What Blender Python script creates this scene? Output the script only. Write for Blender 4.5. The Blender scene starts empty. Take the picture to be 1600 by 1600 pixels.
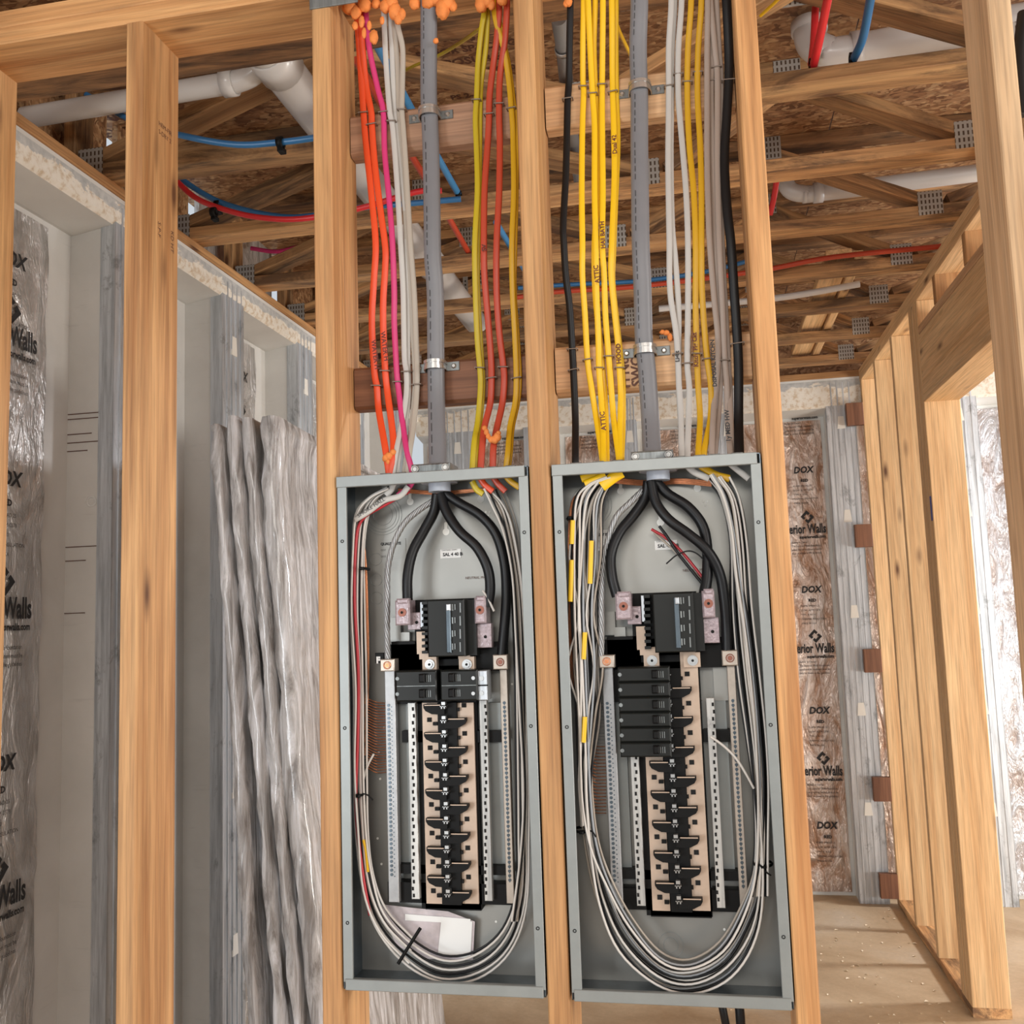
import bpy, math, random
from mathutils import Vector, Matrix, noise as mnoise
random.seed(7)
S = bpy.context.scene
C = S.collection
# ------------------------------------------------------------------ camera, light, exposure
YAW, PITCH, ROLL, FPX = -.1893, .1078, -.0329, 1500.2
CAM = Vector((.6533, -1.6846, -.2677))
FW = Vector((math.sin(YAW)*math.cos(PITCH), math.cos(YAW)*math.cos(PITCH), math.sin(PITCH)))
_r = FW.cross(Vector((0, 0, 1))).normalized(); _u = _r.cross(FW)
RT = _r*math.cos(ROLL)+_u*math.sin(ROLL); UP = _u*math.cos(ROLL)-_r*math.sin(ROLL)
cd = bpy.data.cameras.new('camera'); cam = bpy.data.objects.new('camera', cd); C.objects.link(cam)
cd.sensor_fit = 'HORIZONTAL'; cd.sensor_width = 36; cd.lens = 36*FPX/1600; cd.clip_start = .05
M3 = Matrix((RT, UP, -FW)).transposed()
cam.matrix_world = Matrix.Translation(CAM) @ M3.to_4x4()
S.camera = cam
FLZ = -1.86
w = bpy.data.worlds.new('world'); S.world = w; w.use_nodes = True
w.node_tree.nodes['Background'].inputs[0].default_value = (.86, .93, 1, 1)
w.node_tree.nodes['Background'].inputs[1].default_value = .8
def area(name, loc, target, sx, sy, power, col):
    l = bpy.data.lights.new(name, 'AREA'); l.shape = 'RECTANGLE'; l.size = sx; l.size_y = sy; l.energy = power; l.color = col
    o = bpy.data.objects.new(name, l); C.objects.link(o); o.location = loc
    o.rotation_euler = (Vector(target)-Vector(loc)).to_track_quat('-Z', 'Y').to_euler(); return o
area('window_and_fill_light', (5.0, 3.25, .75), (1.1, 2.75, FLZ), .5, .5, 165, (.96, .97, 1))
area('window_and_fill_light', (4.4, -1.2, -.9), (.6, 1.8, 1.2), 1.5, 1.2, 95, (1, .97, .92))  # low up-light added to brighten the truss undersides, not a window
area('window_and_fill_light', (.6, -4.4, .75), (.4, 1.5, .2), 2.4, .7, 62, (1, .95, .88))  # added front light standing in for bounce, raised to gloss the upper panels
area('window_and_fill_light', (5.2, 1.0, -1.25), (.2, 1.4, 1.2), 1.2, .7, 120, (1, .93, .84))  # added low beyond the partition, aimed up at the truss undersides
area('window_and_fill_light', (-2.1, -3.8, -.7), (-.8, 1.2, -.5), 1.2, 1.4, 95, (.93, .97, 1))  # added fill for the left wall and wrapped panels, no window there
area('window_and_fill_light', (3.4, -2.2, .6), (-.4, .8, -.6), 1.2, 1.2, 60, (1, .98, .95))
S.view_settings.view_transform = 'Standard'; S.view_settings.look = 'None'; S.view_settings.gamma = 1
S.view_settings.use_curve_mapping = False; S.view_settings.exposure = -.24
try:
    S.cycles.max_bounces = 6; S.cycles.use_denoising = True
except Exception: pass

def at(px, py, ax, v):
    """point where the sight line of the calibrated camera meets a real plane of the building"""
    d = FW+RT*((px-800)/FPX)-UP*((py-800)/FPX); i = 'xyz'.index(ax)
    return CAM+d*((v-CAM[i])/d[i])

# ------------------------------------------------------------------ materials
class NT:
    def __init__(s, name):
        s.m = bpy.data.materials.new(name); s.m.use_nodes = True; s.t = s.m.node_tree; s.b = s.t.nodes['Principled BSDF']
    def n(s, typ, **kw):
        o = s.t.nodes.new(typ)
        for k, v in kw.items():
            if k.startswith('i_'): o.inputs[k[2:].replace('_', ' ')].default_value = v
            else: setattr(o, k, v)
        return o
    def l(s, a, b): s.t.links.new(a, b)
def ramp(nt, src, stops):
    r = nt.n('ShaderNodeValToRGB'); e = r.color_ramp.elements
    while len(e) < len(stops): e.new(.5)
    for i, (p, c) in enumerate(stops):
        e[i].position = p; e[i].color = (c[0], c[1], c[2], 1) if hasattr(c, '__len__') else (c, c, c, 1)
    nt.l(src, r.inputs[0]); return r.outputs[0]
def mixc(nt, a, b, fac, mode='MIX'):
    m = nt.n('ShaderNodeMix', data_type='RGBA', blend_type=mode)
    if isinstance(fac, (int, float)): m.inputs[0].default_value = fac
    else: nt.l(fac, m.inputs[0])
    for s, i in ((a, 6), (b, 7)):
        if isinstance(s, tuple): m.inputs[i].default_value = (*s, 1)
        else: nt.l(s, m.inputs[i])
    return m.outputs[2]
def coords(nt, scale, rnd=True):
    tc = nt.n('ShaderNodeTexCoord'); mp = nt.n('ShaderNodeMapping'); mp.inputs['Scale'].default_value = scale
    nt.l(tc.outputs['Object'], mp.inputs[0])
    if rnd:
        oi = nt.n('ShaderNodeObjectInfo'); mu = nt.n('ShaderNodeMath', operation='MULTIPLY'); mu.inputs[1].default_value = 37.
        nt.l(oi.outputs['Random'], mu.inputs[0]); nt.l(mu.outputs[0], mp.inputs['Location'])
    return mp.outputs[0]
def noise(nt, vec, sc=1., det=5., rough=.6, dist=0.):
    n = nt.n('ShaderNodeTexNoise'); n.inputs['Scale'].default_value = sc; n.inputs['Detail'].default_value = det
    n.inputs['Roughness'].default_value = rough; n.inputs['Distortion'].default_value = dist; nt.l(vec, n.inputs['Vector']); return n.outputs[0]
def bump(nt, h, st, dist=.002):
    b = nt.n('ShaderNodeBump'); b.inputs['Strength'].default_value = st; b.inputs['Distance'].default_value = dist
    nt.l(h, b.inputs['Height']); nt.l(b.outputs[0], nt.b.inputs['Normal'])
def wood(name, lo, hi, knot=(.12, .045, .015), stain=None, rough=.62, vary=.18):
    nt = NT(name)
    g = noise(nt, coords(nt, (1.1, 26, 26)), 1, 5, .55, .6)
    f = noise(nt, coords(nt, (5, 170, 170)), 1, 3, .6)
    base = ramp(nt, g, [(.3, lo), (.68, hi)])
    fine = ramp(nt, f, [(.28, .62), (.6, 1.08)])
    c = mixc(nt, base, fine, .8, 'MULTIPLY')
    v = nt.n('ShaderNodeTexVoronoi'); v.inputs['Scale'].default_value = 1; nt.l(coords(nt, (3.2, 11, 11)), v.inputs['Vector'])
    kf = ramp(nt, v.outputs['Distance'], [(.05, 1.), (.13, .35), (.2, 0.)])
    sel = nt.n('ShaderNodeSeparateColor'); nt.l(v.outputs['Color'], sel.inputs[0])
    gt = nt.n('ShaderNodeMath', operation='GREATER_THAN'); gt.inputs[1].default_value = .4; nt.l(sel.outputs[0], gt.inputs[0])
    kk = nt.n('ShaderNodeMath', operation='MULTIPLY'); nt.l(kf, kk.inputs[0]); nt.l(gt.outputs[0], kk.inputs[1])
    c = mixc(nt, c, knot, kk.outputs[0])
    if stain:
        sn = ramp(nt, noise(nt, coords(nt, (2.2, 13, 13)), 1, 6, .7, 1.), [(.45, 0.), (.62, .85)])
        c = mixc(nt, c, stain, sn)
    oi = nt.n('ShaderNodeObjectInfo'); hs = nt.n('ShaderNodeHueSaturation'); mr = nt.n('ShaderNodeMapRange')
    mr.inputs['To Min'].default_value = 1-vary; mr.inputs['To Max'].default_value = 1+vary*.7
    nt.l(oi.outputs['Random'], mr.inputs[0]); nt.l(mr.outputs[0], hs.inputs['Value']); nt.l(c, hs.inputs['Color'])
    nt.l(hs.outputs[0], nt.b.inputs['Base Color']); nt.b.inputs['Roughness'].default_value = rough
    bump(nt, f, .35, .001); return nt.m
def plain(name, col, rough=.5, metal=0., nz=0., nsc=30., bmp=0., bsc=80., spec=None, coat=0.):
    nt = NT(name)
    if spec is not None: nt.b.inputs['Specular IOR Level'].default_value = spec
    if nz:
        c = ramp(nt, noise(nt, coords(nt, (nsc,)*3), 1, 5, .65), [(.3, tuple(x*(1-nz) for x in col)), (.7, tuple(min(1, x*(1+nz)) for x in col))])
        nt.l(c, nt.b.inputs['Base Color'])
    else: nt.b.inputs['Base Color'].default_value = (*col, 1)
    nt.b.inputs['Roughness'].default_value = rough; nt.b.inputs['Metallic'].default_value = metal
    if coat: nt.b.inputs['Coat Weight'].default_value = coat; nt.b.inputs['Coat Roughness'].default_value = .15
    if bmp: bump(nt, noise(nt, coords(nt, (bsc,)*3), 1, 4, .6), bmp, .002)
    return nt.m
def osb_mat():
    nt = NT('oriented_strand_board')
    v = nt.n('ShaderNodeTexVoronoi'); v.inputs['Scale'].default_value = 1; v.inputs['Randomness'].default_value = 1
    vec = coords(nt, (38, 75, 60), False); d = nt.n('ShaderNodeTexNoise'); d.inputs['Scale'].default_value = .35; nt.l(vec, d.inputs['Vector'])
    a = nt.n('ShaderNodeVectorMath', operation='MULTIPLY_ADD'); nt.l(d.outputs['Color'], a.inputs[0]); a.inputs[1].default_value = (5, 5, 5); nt.l(vec, a.inputs[2])
    nt.l(a.outputs[0], v.inputs['Vector'])
    s = nt.n('ShaderNodeSeparateColor'); nt.l(v.outputs['Color'], s.inputs[0])
    c = ramp(nt, s.outputs[0], [(0., (.20, .085, .035)), (.35, (.40, .20, .09)), (.7, (.52, .29, .14)), (1., (.66, .42, .22))])
    e = ramp(nt, v.outputs['Distance'], [(.0, 1.), (.75, .62)])
    c = mixc(nt, c, e, 1., 'MULTIPLY')
    nt.l(c, nt.b.inputs['Base Color']); nt.b.inputs['Roughness'].default_value = .6; bump(nt, s.outputs[1], .4, .002); return nt.m
def foil_mat(name, col, warm):
    nt = NT(name)
    n1 = noise(nt, coords(nt, (6, 6, 2.2), False), 1.6, 4, .55, 1.5); n2 = noise(nt, coords(nt, (40, 40, 14), False), 1, 4, .6, .8)
    c = ramp(nt, n1, [(.35, warm), (.62, col)])
    nt.l(c, nt.b.inputs['Base Color']); nt.b.inputs['Metallic'].default_value = .55; nt.b.inputs['Roughness'].default_value = .3
    ad = nt.n('ShaderNodeMath', operation='MULTIPLY_ADD'); nt.l(n2, ad.inputs[0]); ad.inputs[1].default_value = .35; nt.l(n1, ad.inputs[2])
    bump(nt, ad.outputs[0], .9, .03); return nt.m
def galv_mat(name, lo=(.36, .40, .43), hi=(.62, .66, .68), rough=.38, metal=.75):
    nt = NT(name)
    v = nt.n('ShaderNodeTexVoronoi'); nt.l(coords(nt, (70, 70, 26), False), v.inputs['Vector']); v.inputs['Scale'].default_value = 1
    s = nt.n('ShaderNodeSeparateColor'); nt.l(v.outputs['Color'], s.inputs[0])
    m = nt.n('ShaderNodeMath', operation='ADD'); nt.l(s.outputs[0], m.inputs[0]); nt.l(noise(nt, coords(nt, (25, 25, 4), False), 1, 4), m.inputs[1])
    nt.l(ramp(nt, m.outputs[0], [(.4, lo), (1.3, hi)]), nt.b.inputs['Base Color'])
    nt.b.inputs['Metallic'].default_value = metal; nt.b.inputs['Roughness'].default_value = rough; return nt.m
def streak_steel(name, lo, hi):
    nt = NT(name); n = noise(nt, coords(nt, (60, 60, 3), False), 1, 5, .7); n2 = noise(nt, coords(nt, (9, 9, 5), False), 1, 6, .75, .5)
    c = ramp(nt, n, [(.35, lo), (.6, hi)]); c = mixc(nt, c, tuple(x*.55 for x in lo), ramp(nt, n2, [(.56, 0.), (.66, .7)]))
    nt.l(c, nt.b.inputs['Base Color']); nt.b.inputs['Metallic'].default_value = .5; nt.b.inputs['Roughness'].default_value = .42; return nt.m
def plate_mat():
    nt = NT('toothed_truss_plate'); tc = nt.n('ShaderNodeTexCoord'); sp = nt.n('ShaderNodeSeparateXYZ'); nt.l(tc.outputs['Object'], sp.inputs[0])
    def fr(o, k, th, op):
        m = nt.n('ShaderNodeMath', operation='MULTIPLY'); m.inputs[1].default_value = k; nt.l(o, m.inputs[0])
        f = nt.n('ShaderNodeMath', operation='FRACT'); nt.l(m.outputs[0], f.inputs[0]); g = nt.n('ShaderNodeMath', operation=op); g.inputs[1].default_value = th; nt.l(f.outputs[0], g.inputs[0]); return g.outputs[0]
    m = nt.n('ShaderNodeMath', operation='MULTIPLY'); nt.l(fr(sp.outputs[0], 78, .58, 'GREATER_THAN'), m.inputs[0]); nt.l(fr(sp.outputs[2], 48, .38, 'GREATER_THAN'), m.inputs[1])
    c = mixc(nt, (.46, .45, .42), (.10, .07, .05), m.outputs[0]); nt.l(c, nt.b.inputs['Base Color']); nt.b.inputs['Metallic'].default_value = .35; nt.b.inputs['Roughness'].default_value = .5; return nt.m
def film_mat():
    nt = NT('shrink_wrap_film')
    n1 = noise(nt, coords(nt, (30, 30, 4), False), 1, 6, .65, 1.2); n2 = noise(nt, coords(nt, (9, 9, 2), False), 1, 3)
    nt.l(ramp(nt, n1, [(.36, (.22, .205, .195)), (.5, (.47, .46, .455)), (.68, (.80, .81, .84))]), nt.b.inputs['Base Color'])  # sheen streaks and cool highlights of the wrap are put into the colour
    nt.b.inputs['Roughness'].default_value = .28; nt.b.inputs['Coat Weight'].default_value = .6; nt.b.inputs['Coat Roughness'].default_value = .08
    bump(nt, n1, .7, .01); return nt.m
def slab_mat():
    nt = NT('dusty_concrete')
    n1 = noise(nt, coords(nt, (1.6,)*3, False), 1, 6, .6, .5); n2 = noise(nt, coords(nt, (60,)*3, False), 1, 4)
    c = ramp(nt, n1, [(.32, (.40, .27, .15)), (.55, (.60, .46, .30)), (.75, (.66, .57, .45))])
    c = mixc(nt, c, ramp(nt, n2, [(.3, .88), (.7, 1.05)]), .7, 'MULTIPLY')
    nt.l(c, nt.b.inputs['Base Color']); nt.b.inputs['Roughness'].default_value = .55; bump(nt, n2, .15, .001); return nt.m
def concrete_mat(name, a, b, streak=(.45, .44, .42)):
    nt = NT(name)
    n1 = noise(nt, coords(nt, (3, 3, 3), False), 1, 6, .6, .3); n2 = noise(nt, coords(nt, (7, 7, 60), False), 1, 4)
    c = ramp(nt, n1, [(.3, a), (.7, b)]); c = mixc(nt, c, streak, ramp(nt, n2, [(.62, 0.), (.8, .35)]))
    nt.l(c, nt.b.inputs['Base Color']); nt.b.inputs['Roughness'].default_value = .8
    bump(nt, noise(nt, coords(nt, (50,)*3, False), 1, 4), .2, .001); return nt.m
def foamface_mat():
    nt = NT('sprayed_concrete_edge'); tc = nt.n('ShaderNodeTexCoord'); sp = nt.n('ShaderNodeSeparateXYZ'); nt.l(tc.outputs['Object'], sp.inputs[0])
    n1 = noise(nt, coords(nt, (9, 9, 20), False), 1, 7, .65, .4); n2 = noise(nt, coords(nt, (45, 45, 45), False), 1, 4)
    m = nt.n('ShaderNodeMath', operation='MULTIPLY_ADD'); nt.l(n1, m.inputs[0]); m.inputs[1].default_value = .16; nt.l(sp.outputs[2], m.inputs[2])
    edge = ramp(nt, m.outputs[0], [(0., 0.), (1., 1.)]); mr = nt.n('ShaderNodeMapRange'); nt.l(m.outputs[0], mr.inputs[0]); mr.inputs['From Min'].default_value = 1.052; mr.inputs['From Max'].default_value = 1.058
    cream = ramp(nt, n2, [(.35, (.62, .50, .36)), (.5, (.80, .75, .66)), (.7, (.84, .80, .72))]); grey = ramp(nt, n2, [(.3, (.40, .41, .41)), (.7, (.58, .58, .56))])
    nt.l(mixc(nt, cream, grey, mr.outputs[0]), nt.b.inputs['Base Color']); nt.b.inputs['Roughness'].default_value = .85
    bump(nt, m.outputs[0], .5, .01); return nt.m
W_STUD = wood('stud_lumber', (.36, .155, .05), (.66, .375, .16))
W_PINE = wood('pale_pine', (.62, .36, .16), (.82, .56, .30))
W_TRUSS = wood('truss_lumber', (.36, .17, .065), (.70, .42, .19), stain=(.10, .055, .03), vary=.3)
W_DARK = wood('weathered_lumber', (.17, .08, .035), (.42, .23, .10), stain=(.035, .02, .012))
W_BLOCK = wood('brown_block_lumber', (.12, .045, .02), (.25, .105, .05), vary=.1)
W_BLOCK2 = wood('light_block_lumber', (.50, .27, .13), (.66, .42, .23), vary=.1)
W_BLOCK3 = wood('dusky_block_lumber', (.26, .13, .075), (.40, .23, .14), vary=.1)
W_ROUGH = wood('rough_sawn_lumber', (.38, .23, .115), (.60, .42, .25))
M_OSB = osb_mat(); M_FOIL_B = foil_mat('foil_facing_wood_reflection', (.72, .62, .56), (.38, .22, .14)); M_FOIL_L = foil_mat('foil_facing_grey', (.74, .73, .72), (.42, .40, .38))  # back foil: brown reflection of the wood is put into its base colour
M_FOIL_R = foil_mat('foil_facing_window_tint', (.66, .70, .76), (.42, .36, .34))  # bluish window light on the right-hand foil is put into its base colour
M_GALV = streak_steel('galvanised_steel', (.40, .43, .46), (.66, .70, .74)); M_GALVD = streak_steel('dark_galvanised_steel', (.13, .14, .14), (.24, .26, .26))
M_PLATE = plate_mat(); M_STRAP = streak_steel('strap_steel', (.34, .34, .33), (.56, .55, .52))
M_FILM = film_mat(); M_SLAB = slab_mat()
M_CONC = concrete_mat('pale_concrete', (.60, .59, .56), (.72, .71, .68)); M_CONCW = concrete_mat('white_concrete', (.68, .69, .67), (.80, .80, .78))
M_SPRAY = foamface_mat()
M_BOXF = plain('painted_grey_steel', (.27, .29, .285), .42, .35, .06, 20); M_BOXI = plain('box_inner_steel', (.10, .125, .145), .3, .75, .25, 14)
M_PAN = plain('box_back_steel', (.30, .297, .277), .42, .6, .05, 6)
M_BLACK = plain('black_plastic', (.006, .006, .006), .5, spec=.15); M_BLACK2 = plain('black_satin_breaker', (.010, .011, .010), .4, spec=.25)
M_RUB = plain('black_insulation', (.006, .006, .007), .4, spec=.3)
M_TAN = plain('tin_plated_bus', (.50, .38, .29), .42, .25, .1, 25); M_ALU = plain('aluminium_bar', (.33, .33, .33), .4, .6, .1, 60)
M_ALUT = plain('tan_aluminium_bar', (.46, .40, .34), .4, .6, .1, 60); M_SCREW = plain('bright_screw', (.50, .50, .49), .3, .85); M_DKCU = plain('dark_copper_screw', (.26, .10, .07), .45, .5)
M_COPPER = plain('bare_copper', (.62, .25, .12), .35, .75, .25, 120); M_CLEAR = plain('mauve_lug_cover', (.36, .29, .31), .2, .1, .25, 160, .4, 200)
M_HOLE = plain('dark_hole', (.006, .006, .006), .9); M_WHITEP = plain('white_paint_spot', (.80, .80, .76), .6)
M_SER = plain('grey_cable_jacket', (.165, .165, .175), .42, 0, .06, 8, .15, 30); M_HUB = plain('grey_hub_plastic', (.36, .39, .45), .4)
M_OR = plain('orange_cable_jacket', (.68, .065, .014), .38); M_OR2 = plain('red_orange_cable_jacket', (.48, .055, .022), .4)
M_MAG = plain('magenta_cable_jacket', (.56, .035, .16), .38); M_WH = plain('white_cable_jacket', (.47, .45, .42), .42); M_BG = plain('beige_cable_jacket', (.40, .35, .29), .42)
M_YL = plain('yellow_cable_jacket', (.78, .47, .006), .38); M_YO = plain('olive_yellow_cable_jacket', (.50, .37, .012), .4); M_YD = plain('golden_cable_jacket', (.58, .32, .006), .4)
M_GB = plain('greige_cable_jacket', (.34, .27, .225), .45); M_WIREW = plain('white_wire', (.56, .53, .49), .4); M_WIREK = plain('black_wire', (.008, .008, .009), .4, spec=.3)
M_WIRER = plain('red_wire', (.42, .02, .03), .4); M_WIREB = plain('grey_stranded_wire', (.26, .27, .28), .4, .4)
M_PVC = plain('white_pvc', (.66, .65, .64), .3, coat=.3); M_ABS = plain('grey_abs', (.24, .25, .26), .4)
M_PEXR = plain('red_pex', (.66, .03, .035), .35); M_PEXB = plain('blue_pex', (.035, .16, .36), .35); M_PEXB2 = plain('light_blue_pex', (.06, .27, .58), .35)
M_FOAM = plain('orange_foam', (.72, .225, .05), .75, 0, .2, 40, .5, 60); M_INK = plain('black_ink', (.02, .02, .022), .6); M_INKB = plain('brown_ink', (.12, .05, .03), .7)
M_INKR = plain('dark_marker', (.10, .015, .01), .6); M_STAPLE = plain('dull_staple', (.24, .20, .17), .4, .6); M_STICK = plain('label_paper', (.80, .80, .78), .6)
M_TAPE = plain('blue_tape', (.01, .03, .22), .5); M_CHIP = plain('sawdust_chips', (.80, .68, .50), .8); M_CLEARBAG = plain('document_bag', (.56, .50, .52), .2, .1, .2, 25, .6, 30, coat=.5)
M_TABW = plain('white_backing_tab', (.82, .80, .74), .6)

ORD = ['first', 'second', 'third', 'fourth', 'fifth', 'sixth', 'seventh', 'eighth', 'ninth', 'tenth', 'eleventh', 'twelfth', 'thirteenth', 'fourteenth', 'fifteenth', 'sixteenth', 'seventeenth', 'eighteenth', 'nineteenth', 'twentieth']
ORD += ['twenty-'+q for q in ORD[:9]]+['thirtieth']+['thirty-'+q for q in ORD[:9]]
# ------------------------------------------------------------------ mesh helpers
def link(name, me, mat, parent=None, loc=None):
    o = bpy.data.objects.new(name, me)
    if mat and not me.materials: me.materials.append(mat)
    C.objects.link(o)
    if loc is not None: o.location = loc
    if parent: o.parent = parent
    return o
def empty(name, loc=(0, 0, 0)):
    o = bpy.data.objects.new(name, None); C.objects.link(o); o.location = loc; o.empty_display_size = .05; return o
def tag(o, label=None, cat=None, group=None, kind=None):
    if label: o['label'] = label
    if cat: o['category'] = cat
    if group: o['group'] = group
    if kind: o['kind'] = kind
    return o
class MB:
    def __init__(s): s.v = []; s.f = []; s.sm = []
    def add(s, v, f, smooth=False):
        n = len(s.v); s.v += [tuple(x) for x in v]; s.f += [tuple(i+n for i in q) for q in f]; s.sm += [smooth]*len(f); return s
    def box(s, x0, x1, y0, y1, z0, z1):
        return s.add([(x, y, z) for x in (x0, x1) for y in (y0, y1) for z in (z0, z1)], [(0, 1, 3, 2), (4, 6, 7, 5), (0, 4, 5, 1), (2, 3, 7, 6), (0, 2, 6, 4), (1, 5, 7, 3)])
    def cbox(s, x0, x1, y0, y1, z0, z1, c=.002):
        """box whose four front edges are chamfered (front = low y)"""
        v = [(x0, y1, z0), (x1, y1, z0), (x1, y1, z1), (x0, y1, z1), (x0, y0+c, z0), (x1, y0+c, z0), (x1, y0+c, z1), (x0, y0+c, z1), (x0+c, y0, z0+c), (x1-c, y0, z0+c), (x1-c, y0, z1-c), (x0+c, y0, z1-c)]
        f = [(0, 3, 2, 1), (8, 9, 10, 11)]
        for i in range(4):
            j = (i+1) % 4; f += [(i, j, j+4, i+4), (i+4, j+4, j+8, i+8)]
        return s.add(v, f)
    def prism(s, poly, y0, y1):
        n = len(poly); v = [(x, y0, z) for x, z in poly]+[(x, y1, z) for x, z in poly]
        return s.add(v, [tuple(range(n)), tuple(range(2*n-1, n-1, -1))]+[(i, i+n, (i+1) % n+n, (i+1) % n) for i in range(n)])
    def cyl(s, c, ax, r, h, n=14, r2=None, hollow=0.):
        c = Vector(c); a = Vector(ax).normalized(); p = a.orthogonal().normalized(); q = a.cross(p); r2 = r if r2 is None else r2
        v = []
        for k, rr in ((0, r), (1, r2)):
            for i in range(n):
                t = 2*math.pi*i/n; v.append(c+a*(h*k)+p*(rr*math.cos(t))+q*(rr*math.sin(t)))
        if not hollow:
            s.add(v, [tuple(range(n-1, -1, -1)), tuple(range(n, 2*n))]); s.add(v, [(i, (i+1) % n, (i+1) % n+n, i+n) for i in range(n)], True)
        else:
            for k in (0, 1):
                for i in range(n):
                    t = 2*math.pi*i/n; rr = (r, r2)[k]-hollow; v.append(c+a*(h*k)+p*(rr*math.cos(t))+q*(rr*math.sin(t)))
            f = []
            for i in range(n):
                j = (i+1) % n; f += [(i, j, j+n, i+n), (2*n+j, 2*n+i, 3*n+i, 3*n+j), (i, 2*n+i, 2*n+j, j), (n+j, 3*n+j, 3*n+i, n+i)]
            s.add(v, f, True)
        return s
    def sph(s, c, r, sx=1, sy=1, sz=1, n=10, m=6, jit=0.):
        v = []; f = []
        for i in range(m+1):
            for j in range(n):
                a = math.pi*i/m; b = 2*math.pi*j/n; k = r*(1+random.uniform(-jit, jit))
                v.append((c[0]+k*sx*math.sin(a)*math.cos(b), c[1]+k*sy*math.sin(a)*math.sin(b), c[2]+k*sz*math.cos(a)))
        for i in range(m):
            for j in range(n): f.append((i*n+j, (i+1)*n+j, (i+1)*n+(j+1) % n, i*n+(j+1) % n))
        return s.add(v, f, True)
    def build(s, name, mat, parent=None):
        me = bpy.data.meshes.new(name); me.from_pydata(s.v, [], s.f)
        for p, q in zip(me.polygons, s.sm): p.use_smooth = q
        return link(name, me, mat, parent)
def cat(pts, n=6):
    """Catmull-Rom resampling of a polyline"""
    P = [Vector(p) for p in pts]; P = [P[0]*2-P[1]]+P+[P[-1]*2-P[-2]]; out = []
    for i in range(1, len(P)-2):
        for k in range(n):
            t = k/n; a, b, c, d = P[i-1], P[i], P[i+1], P[i+2]
            out.append(.5*((2*b)+(c-a)*t+(2*a-5*b+4*c-d)*t*t+(3*b-a-3*c+d)*t**3))
    out.append(P[-2]); return out
def sweep(pts, wd, th=None, ns=8, n=6, ref=(0, 1, 0), mb=None, smooth=True, caps=True, sq=1.):
    """oval section (wd wide, th thick along ref) carried along a path"""
    th = wd if th is None else th; P = cat(pts, n) if n else [Vector(p) for p in pts]; ref = Vector(ref); V = []; F = []
    side = None
    for i, p in enumerate(P):
        T = (P[min(i+1, len(P)-1)]-P[max(i-1, 0)]).normalized()
        if abs(wd-th) > 1e-6: sd = T.cross(ref)
        else: sd = T.orthogonal() if side is None else side-T*side.dot(T)
        if sd.length < 1e-5: sd = side
        side = sd.normalized(); N = side.cross(T)
        for k in range(ns):
            a = 2*math.pi*(k+.5)/ns; ca, sa = math.cos(a), math.sin(a)
            ca = math.copysign(abs(ca)**sq, ca); sa = math.copysign(abs(sa)**sq, sa)
            V.append(p+side*(wd/2*ca)+N*(th/2*sa))
    for i in range(len(P)-1):
        for k in range(ns): F.append((i*ns+k, i*ns+(k+1) % ns, (i+1)*ns+(k+1) % ns, (i+1)*ns+k))
    mb = mb or MB(); mb.add(V, F, smooth)
    if caps: mb.add(V[:ns], [tuple(range(ns-1, -1, -1))]); mb.add(V[-ns:], [tuple(range(ns))])
    return mb
_bm = {}
def board(name, p0, p1, wd, ht, mat, parent=None, ref=(0, 0, 1), ch=.0025):
    """sawn board from p0 to p1 along its local X; wd is across (local Y), ht along ref (local Z)"""
    p0 = Vector(p0); p1 = Vector(p1); L = (p1-p0).length; key = (round(L, 3), round(wd, 4), round(ht, 4), mat.name)
    if key not in _bm:
        a, b = wd/2, ht/2; sec = [(-a+ch, -b), (a-ch, -b), (a, -b+ch), (a, b-ch), (a-ch, b), (-a+ch, b), (-a, b-ch), (-a, -b+ch)]
        m = MB(); v = [(x, y, z) for x in (0, L) for y, z in sec]
        m.add(v, [tuple(range(7, -1, -1)), tuple(range(8, 16))]+[(i, (i+1) % 8, (i+1) % 8+8, i+8) for i in range(8)])
        me = bpy.data.meshes.new(name); me.from_pydata(m.v, [], m.f); me.materials.append(mat); _bm[key] = me
    o = bpy.data.objects.new(name, _bm[key]); C.objects.link(o)
    X = (p1-p0).normalized(); r = Vector(ref); Y = r.cross(X).normalized(); Z = X.cross(Y)
    o.matrix_basis = Matrix.Translation(p0) @ Matrix((X, Y, Z)).transposed().to_4x4()
    if parent: o.parent = parent
    return o
def text(name, s, size, loc, right, up, mat, parent=None, sx=1., bold=0., align='LEFT', shear=0.):
    cu = bpy.data.curves.new('t', 'FONT'); cu.body = s; cu.size = size; cu.align_x = align; cu.offset = bold; cu.resolution_u = 2; cu.shear = shear
    ob = bpy.data.objects.new('t', cu); me = bpy.data.meshes.new_from_object(ob); bpy.data.objects.remove(ob); bpy.data.curves.remove(cu)
    me.materials.clear(); me.name = name
    o = link(name, me, mat); R = Vector(right).normalized(); U = Vector(up); U = (U-R*U.dot(R)).normalized(); N = R.cross(U)
    o.matrix_basis = Matrix.Translation(Vector(loc)) @ Matrix((R, U, N)).transposed().to_4x4() @ Matrix.Diagonal((sx, 1, 1, 1))
    if parent: o.parent = parent
    return o

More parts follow.
